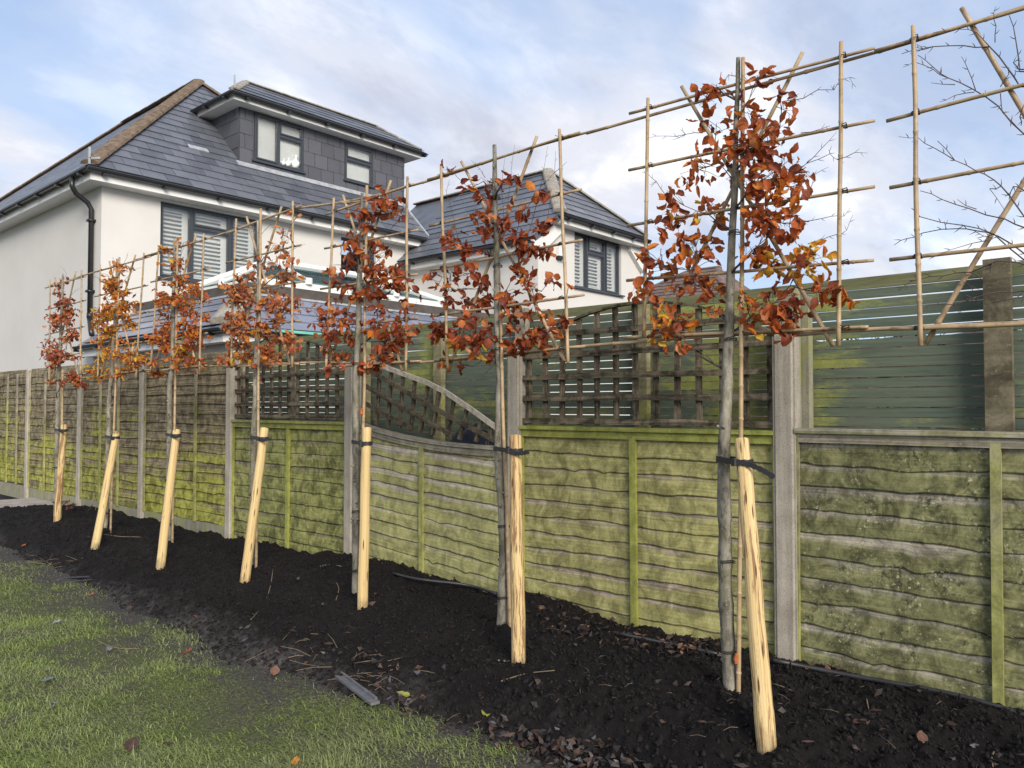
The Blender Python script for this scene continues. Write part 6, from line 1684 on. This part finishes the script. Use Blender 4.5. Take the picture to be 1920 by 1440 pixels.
for i, (tp_, bt_, lab, ra, rb, ytie) in enumerate(STK):
    bot = onX(*bt_, 3.05)
    for _ in range(3): bot = onZ(*bt_, soil_z(bot.x, bot.y)+.004)
    top_ = onX(*tp_, 3.205)
    d = (top_-bot).normalized(); a = bot-d*.12
    pts, rs = [], []
    L = (top_-a).length; n = 26
    for j in range(n+1):
        s_ = j/n; p = a.lerp(top_, s_)
        pts.append(p+V((noise.noise(V((s_*4, i*3.3, 0)))*.004, noise.noise(V((s_*4, i*3.3, 5)))*.004, 0)))
        rs.append((rb+(ra-rb)*s_)*(1+noise.noise(V((s_*11, i*2.7, 9)))*.05))
    pts += [top_+d*.003, top_+d*.006]; rs += [ra*.96, ra*.86]
    m = MB(); m.tube(pts, rs, 14)
    m.build('tree_stake', M['stake_barky'] if i == 1 else M['stake_mid'] if i == 6 else M['stake'], None, smooth=True, label=lab, cat='stake', group='round wooden tree stakes', at=bot)
    # strap
    T = TREES[i]
    tr = [TP(x, y) for x, y, r in T['trunk']]
    s_ = (tp_[1]-ytie)/(tp_[1]-bt_[1]); ps = top_.lerp(bot, s_)
    pt_ = interp_trunk(sorted(tr, key=lambda q: q.z), ps.z+.005)
    rt = .031; rk = ra*1.0+.004
    tt_ = thing('tree_tie', ps, TLAB[i], 'tree tie', 'rubber tree ties on the stakes')
    dv = (ps-pt_); dv.z = 0; L = dv.length; dv = dv.normalized(); nv = V((-dv.y, dv.x, 0))
    if nv.x > 0: nv = -nv        # nv points to the camera side
    def strap(pts, w_, t_, nm, scal=False):
        m = MB(); ks = []
        N_ = len(pts)
        for j, p in enumerate(pts):
            dd = (pts[min(j+1, N_-1)]-pts[max(j-1, 0)]).normalized(); b = V((0,0,1)); b = (b-dd*b.dot(dd)).normalized(); n_ = dd.cross(b)
            ww = w_*(1+(.16 if scal and j % 2 else -.10 if scal else 0))
            ks.append(m.add([p-b*ww/2-n_*t_/2, p+b*ww/2-n_*t_/2, p+b*ww/2+n_*t_/2, p-b*ww/2+n_*t_/2]))
        for j in range(N_-1):
            for q in range(4): m.face([ks[j]+q, ks[j]+(q+1) % 4, ks[j+1]+(q+1) % 4, ks[j+1]+q])
        m.face([ks[0]+q for q in reversed(range(4))]); m.face([ks[-1]+q for q in range(4)])
        return m.build(nm, M['rubber'], tt_)
    loop = []
    for j in range(9):
        a_ = pi/2+pi*j/8; loop.append(pt_+(nv*sin(a_)+dv*cos(a_))*rt)      # round the back of the trunk
    loop = [V((q.x, q.y, ps.z)) for q in loop]
    rk2 = rb*.35+ra*.65+.004
    k_ = []
    for j in range(9):
        a_ = -pi/2+pi*j/8; k_.append(V((ps.x, ps.y, ps.z))+(nv*sin(a_)+dv*cos(a_))*rk2)
    ring_ = loop[:]
    seg = 6
    p_end, p_st = loop[-1], k_[0]
    ring_ += [p_end.lerp(p_st, q/seg) for q in range(1, seg)] + k_
    p_end = k_[-1]; p_st = loop[0]
    ring_ += [p_end.lerp(p_st, q/seg) for q in range(1, seg+1)]
    strap(ring_, .024, .005, 'strap', True)
    bk = V((ps.x, ps.y, ps.z))+nv*(rk2+.006)
    m = MB(); m.bar(bk-dv*.016, bk+dv*.016, .034, .012, nv); m.build('buckle', M['rubber'], tt_)
    tail = []
    sg = (V((0,-1,0)) if True else dv)
    drp = (.055, .0, .004, -.004, .004, .004, .004)[i]; TLn = (.16, .13, .012, .13, .13, .05, .13)[i]
    for j in range(15):
        q = j/14; tail.append(bk+nv*(-.012)*q+sg*TLn*q+dv*.01+V((0, 0, -drp*q*q-.012*sin(pi*q)*(1 if i else 0))))
    strap(tail, .021, .004, 'tail', True)

# small orange ties on the canes
for (px, py, dx) in ((1381,1236,-.03),(678,772,-.03)):
    p = TP(px, py, dx); m = MB(); m.tube([p+V((0,0,-.02)), p+V((.002,.004,0)), p+V((0,-.002,.022))], [.010,.012,.008], 8)
    m.build('plant_label_tie', M['rust'], None, label='small orange tie near the foot of the nearest support cane' if px > 1000 else 'small orange tie on the cane before the third concrete post', cat='tie', at=p)

# ------------------------------------------------------------------ things lying about
def gpt(px, py, dz=0.0, lawn=False):
    p = onZ(px, py, 0.05)
    for _ in range(4):
        z = (float(lawn_top(np.array([p.x]), np.array([p.y]))[0]) if lawn else float(bed_h(np.array([p.x]), np.array([p.y]))[0]))
        p = onZ(px, py, z+dz)
    return p
def ground_line(pxs, r, nm, mat, label, cat, group=None, dz=0.0, lawn=False, n=7, taper=.6):
    pts = [gpt(x, y, dz+r, lawn) for x, y in pxs]
    res = []
    for i in range(len(pts)-1):
        k = 3
        for j in range(k): res.append(pts[i].lerp(pts[i+1], j/k))
    res.append(pts[-1])
    for _ in range(2): res = [res[0]]+[(res[i-1]+res[i]*2+res[i+1])/4 for i in range(1, len(res)-1)]+[res[-1]]
    m = MB(); m.tube(res, [r*(1-(1-taper)*i/(len(res)-1)) for i in range(len(res))], n)
    m.build(nm, mat, None, smooth=True, label=label, cat=cat, group=group, at=res[0])
HG = 'black irrigation hose along the fence foot'
ground_line([(1450,1238),(1510,1250),(1600,1268),(1700,1285),(1780,1300),(1850,1318),(1925,1342),(2010,1372)], .012, 'hose', M['hose'], 'black irrigation hose under the lichened panel at the right', 'hose', HG, taper=1)
ground_line([(1150,1186),(1230,1202),(1300,1216),(1345,1226)], .010, 'hose', M['hose'], 'black hose among dead leaves under the green panel', 'hose', HG, taper=1)
ground_line([(737,1075),(770,1084),(815,1090),(860,1094),(895,1101),(930,1113)], .010, 'hose', M['hose'], 'grey hose end along the foot of the dipping panel', 'hose', HG, .012, taper=1)
ground_line([(90,1092),(120,1084),(160,1082),(193,1081)], .012, 'pipe_offcut', M['hose'], 'black pipe offcut lying on the mud at the lawn edge', 'pipe', dz=.005)
ground_line([(120,1094),(160,1088),(192,1086)], .009, 'pipe_offcut', M['hose'], 'thinner pale-edged pipe offcut beside the black one', 'pipe', dz=.004)
# strip of plastic edging
a, b = gpt(634,1266,.03), gpt(704,1319,.03)
m = MB(); m.bar(a, b, .045, .012, (0,0,1)); m.bar(a+V((.02,.02,.0)), b+V((.02,.02,0)), .012, .035, (0,0,1))
m.build('edging_strip', M['slate_edging'], None, label='broken grey plastic edging strip lying at the lawn edge', cat='edging strip', at=a)
TWG = 'dry stems lying on the compost'
for pxs, lab in (([(512,1065),(508,1100),(495,1135),(470,1162)], 'long curved dry stem below the fourth stake'),
                 ([(630,1092),(637,1103),(630,1125),(626,1138)], 'hooked dry stem left of the third stake'),
                 ([(600,1062),(620,1057),(640,1062)], 'thin arched stem behind the third stake'),
                 ([(940,1277),(985,1262),(1040,1257)], 'pale stem right of the second stake foot'),
                 ([(1043,1256),(1050,1270),(1057,1283)], 'short broken stem end right of the second stake foot'),
                 ([(195,1002),(230,1007),(260,1006),(296,1012)], 'wavy stem between the fifth and sixth stakes'),
                 ([(178,1199),(200,1210),(225,1217),(262,1216)], 'thin brown twig lying on the grass'),
                 ([(1447,1281),(1475,1290),(1497,1302)], 'pale thin root beside the nearest stake'),
                 ([(1623,1295),(1625,1312),(1630,1335)], 'pair of straw bits under the lichened panel'),
                 ([(1867,1404),(1858,1420),(1862,1438)], 'crooked pale stem at the lower right corner'),
                 ([(450,1242),(465,1236),(480,1231)], 'pale twig on the lawn edge')):
    lw_ = 'lawn' in lab or 'grass' in lab
    ground_line(pxs, .0034, 'dry_stem', M['drytwig'], lab, 'twig', TWG, .004, lw_, 5)
# tall dry weed stem before the brown fence
m = MB(); p = onX(180, 965, 3.9)
m.tube([onX(180,965,3.9), onX(178,930,3.9), onX(179,890,3.9), onX(176,875,3.9)], [.004,.003,.0025,.001], 5); m.tube([onX(145,985,3.85), onX(176,943,3.85)], [.004,.003], 5)
m.build('weed_stem', M['drytwig'], None, label='dry upright weed stem before the tall brown fence', cat='weed', at=p)

# single leaves on lawn and bed
def lone_leaf(px, py, mat, lab, sc, rz, lawn=True, flat=.25, grp=None):
    p = gpt(px, py, .022 if lawn else .008, lawn)
    me = leaf_mesh('lone', .064*sc, .038*sc, .2, .3, .2, mat, .003)
    o = bpy.data.objects.new('fallen_leaf', me); COL.objects.link(o)
    o.location = p; o.rotation_euler = (random.uniform(-flat, flat), random.uniform(-flat, flat), rz)
    tag(o, lab, 'leaf', grp)
FG = 'fallen leaves lying singly'
lone_leaf(80, 1278, M['leaf_grey'], 'grey-blue fallen leaf on the lawn at the left', 1.25, .6, grp=FG)
lone_leaf(107, 1318, M['leaf_grey'], 'small pale leaf on the lawn below the grey-blue one', .6, 2.0, grp=FG)
lone_leaf(92, 1328, M['leaf_grey'], 'tiny pale leaf beside the small pale leaf', .5, .4, grp=FG)
lone_leaf(205, 1220, M['leaf_grey'], 'curled grey leaf under the thin twig on the grass', .9, 1.2, grp=FG)
lone_leaf(98, 1168, M['leaf_grey'], 'pale leaf near the top of the lawn', .9, .2, grp=FG)
lone_leaf(240, 1408, M['litter'], 'dark brown rolled leaf at the bottom of the lawn', 1.5, .9, grp=FG)
lone_leaf(178, 1112, M['leaf_orange'], 'bright orange leaf standing at the bed edge', .9, 2.5, flat=.9, grp=FG)
lone_leaf(345, 1224, M['leaf'], 'brown leaf in the middle of the muddy grass', .75, .1, grp=FG)
lone_leaf(512, 1266, M['litter'], 'long dark leaf on bright grass left of the edging strip', 1.3, .8, grp=FG)
lone_leaf(552, 1434, M['leaf_orange'], 'orange leaf at the bottom edge of the lawn', .9, .8, grp=FG)
lone_leaf(322, 1395, M['litter'], 'grey-brown curled leaf right of the rolled leaf', .8, 1.8, grp=FG)
lone_leaf(90, 1003, M['leaf_green'], 'small green leaf on black compost by the farthest stakes', .9, .7, False, grp=FG)
lone_leaf(40, 1024, M['leaf'], 'tan leaf on compost at the left edge', .9, .3, False, grp=FG)
lone_leaf(770, 1305, M['leaf_green'], 'yellow-green torn leaf right of the edging strip', 1.2, 2.0, False, grp=FG)
lone_leaf(912, 1343, M['leaf_green'], 'lime green leaf at the near bed edge', 1.1, .9, False, grp=FG)
lone_leaf(1000, 1213, M['leaf'], 'rust leaf beside the foot of the second stake', 1.0, 1.4, False, .8, grp=FG)
lone_leaf(950, 1240, M['leaf_grey'], 'grey leaf left of the second stake foot', .9, 2.3, False, grp=FG)
lone_leaf(1600, 1355, M['litter'], 'brown leaf on the compost right of the nearest stake', 1.2, -.4, False, grp=FG)
lone_leaf(1730, 1393, M['litter'], 'brown leaf near the lower right corner', 1.1, .3, False, grp=FG)
lone_leaf(1515, 1243, M['leaf'], 'pinkish leaf beside the wide concrete post foot', .8, 1.3, False, grp=FG)
lone_leaf(1585, 1252, M['leaf'], 'pinkish leaf under the lichened panel', .9, .4, False, grp=FG)
lone_leaf(740, 1180, M['litter'], 'small pale curled leaf on compost right of the third stake', .7, 1.0, False, .8, grp=FG)
# leaf litter as one mass along the near bed edge and under the green panel
def litter(nm, lab, spots, n, seed, smat):
    rng = random.Random(seed); m = MB()
    for _ in range(n):
        s_ = rng.choices(spots, weights=[q[4] for q in spots])[0]
        px, py = rng.gauss(s_[0], s_[2]), rng.gauss(s_[1], s_[3])
        p = gpt(px, py, rng.uniform(.004, .028))
        L, w_ = rng.uniform(.025, .06), rng.uniform(.014, .034); c_ = rng.uniform(-.02, .02)
        M3 = Matrix.Rotation(rng.uniform(0, 6.28), 3, 'Z') @ Matrix.Rotation(rng.gauss(0, .5), 3, 'X') @ Matrix.Rotation(rng.gauss(0, .5), 3, 'Y')
        q = [V((-L/2,0,0)), V((-.1*L,-w_/2,c_)), V((L/2,0,c_*.5)), V((-.1*L,w_/2,c_)), V((-.05*L,0,-c_*.4))]
        k = m.add([p+M3 @ v for v in q])
        mi = rng.randrange(len(smat))
        for tri in ((0,1,4),(1,2,4),(2,3,4),(3,0,4)): m.face([k+i_ for i_ in tri], [(.3,.3)]*3, mi)
    m.build(nm, smat, None, label=lab, kind='stuff')
lit = [simple('litter_black', (.020,.016,.017), .55, .4), simple('litter_brown', (.065,.040,.032), .6, .35), simple('litter_tan', (.17,.095,.065), .65, .3), simple('litter_grey', (.075,.072,.082), .45, .45), simple('litter_dark', (.035,.025,.022), .6, .35)]
litter('leaf_litter', 'dark wet leaf litter along the near edge of the bed', [(960,1370,70,25,3),(1080,1395,80,22,3),(1000,1430,60,12,1.5),(760,1290,35,22,1.6),(1230,1425,90,14,1.5),(690,1245,40,18,.8),(1870,1420,30,14,.3)], 420, 1, [lit[0],lit[0],lit[1],lit[3],lit[4],lit[4]])
litter('leaf_litter', 'brown leaf litter along the foot of the green panel', [(1090,1165,40,10,2),(1150,1185,45,8,2),(1280,1215,50,9,2),(1230,1205,60,8,2),(1560,1250,50,6,1),(1010,1140,20,8,.6)], 210, 2, [lit[1],lit[2],lit[4],lit[0],lit[4],lit[1],lit[0]])
litter('leaf_litter', 'scattered leaf bits over the compost', [(600,1130,250,60,1),(1150,1290,150,50,1),(1620,1350,160,50,1.2),(90,1060,60,25,1),(330,1160,120,30,.6),(560,1220,60,20,.8)], 100, 3, [lit[1],lit[4],lit[3],lit[4],lit[0]])
litter('leaf_litter', 'small heap of dark red leaves behind the farthest stake', [(133,945,9,5,1)], 40, 4, [simple('litter_red', (.16,.04,.03), .6, .35), lit[1]])
# loose dead stems in the heap beside the edging strip
def stems(nm, lab, cx, cy, rx, ry, n, seed, rr=.0022, Lr=(.05, .22), mat=None):
    rng = random.Random(seed); m = MB()
    for _ in range(n):
        p = gpt(rng.gauss(cx, rx), rng.gauss(cy, ry), rng.uniform(.006, .03)); a_ = rng.uniform(0, 6.28); L = rng.uniform(*Lr)
        d = V((cos(a_), sin(a_), rng.uniform(-.05, .28))); bn = V((-sin(a_), cos(a_), 0))*rng.uniform(-.25, .25)
        m.tube([p, p+d*L*.5+bn*L*.5, p+d*L+bn*L*.2+V((0,0,-.01))], [rr, rr*.85, rr*.5], 4)
    m.build(nm, mat or M['drytwig'], None, label=lab, kind='stuff')
stems('peat_fibres', 'fine brown fibres through the compost', 1000, 1230, 480, 110, 700, 17, .0010, (.012, .045), simple('peat_fibre', (.065,.045,.033), .85, .2, .6, 30))
stems('dead_stems', 'tangle of dead stems beside the edging strip', 720, 1265, 36, 17, 70, 5, .0014, (.03, .13))
stems('dead_stems', 'dead stems at the muddy lawn edge', 560, 1225, 40, 14, 26, 6, .0018)
stems('dead_stems', 'straw and roots scattered on the compost', 1150, 1280, 420, 70, 80, 7, .0010, (.02, .09))
stems('dead_stems', 'straw by the far lawn edge', 70, 1055, 40, 10, 26, 8, .0016)
print('leaves', NLEAF, 'objects', len(bpy.data.objects), 'slates', n1, n2, n3)
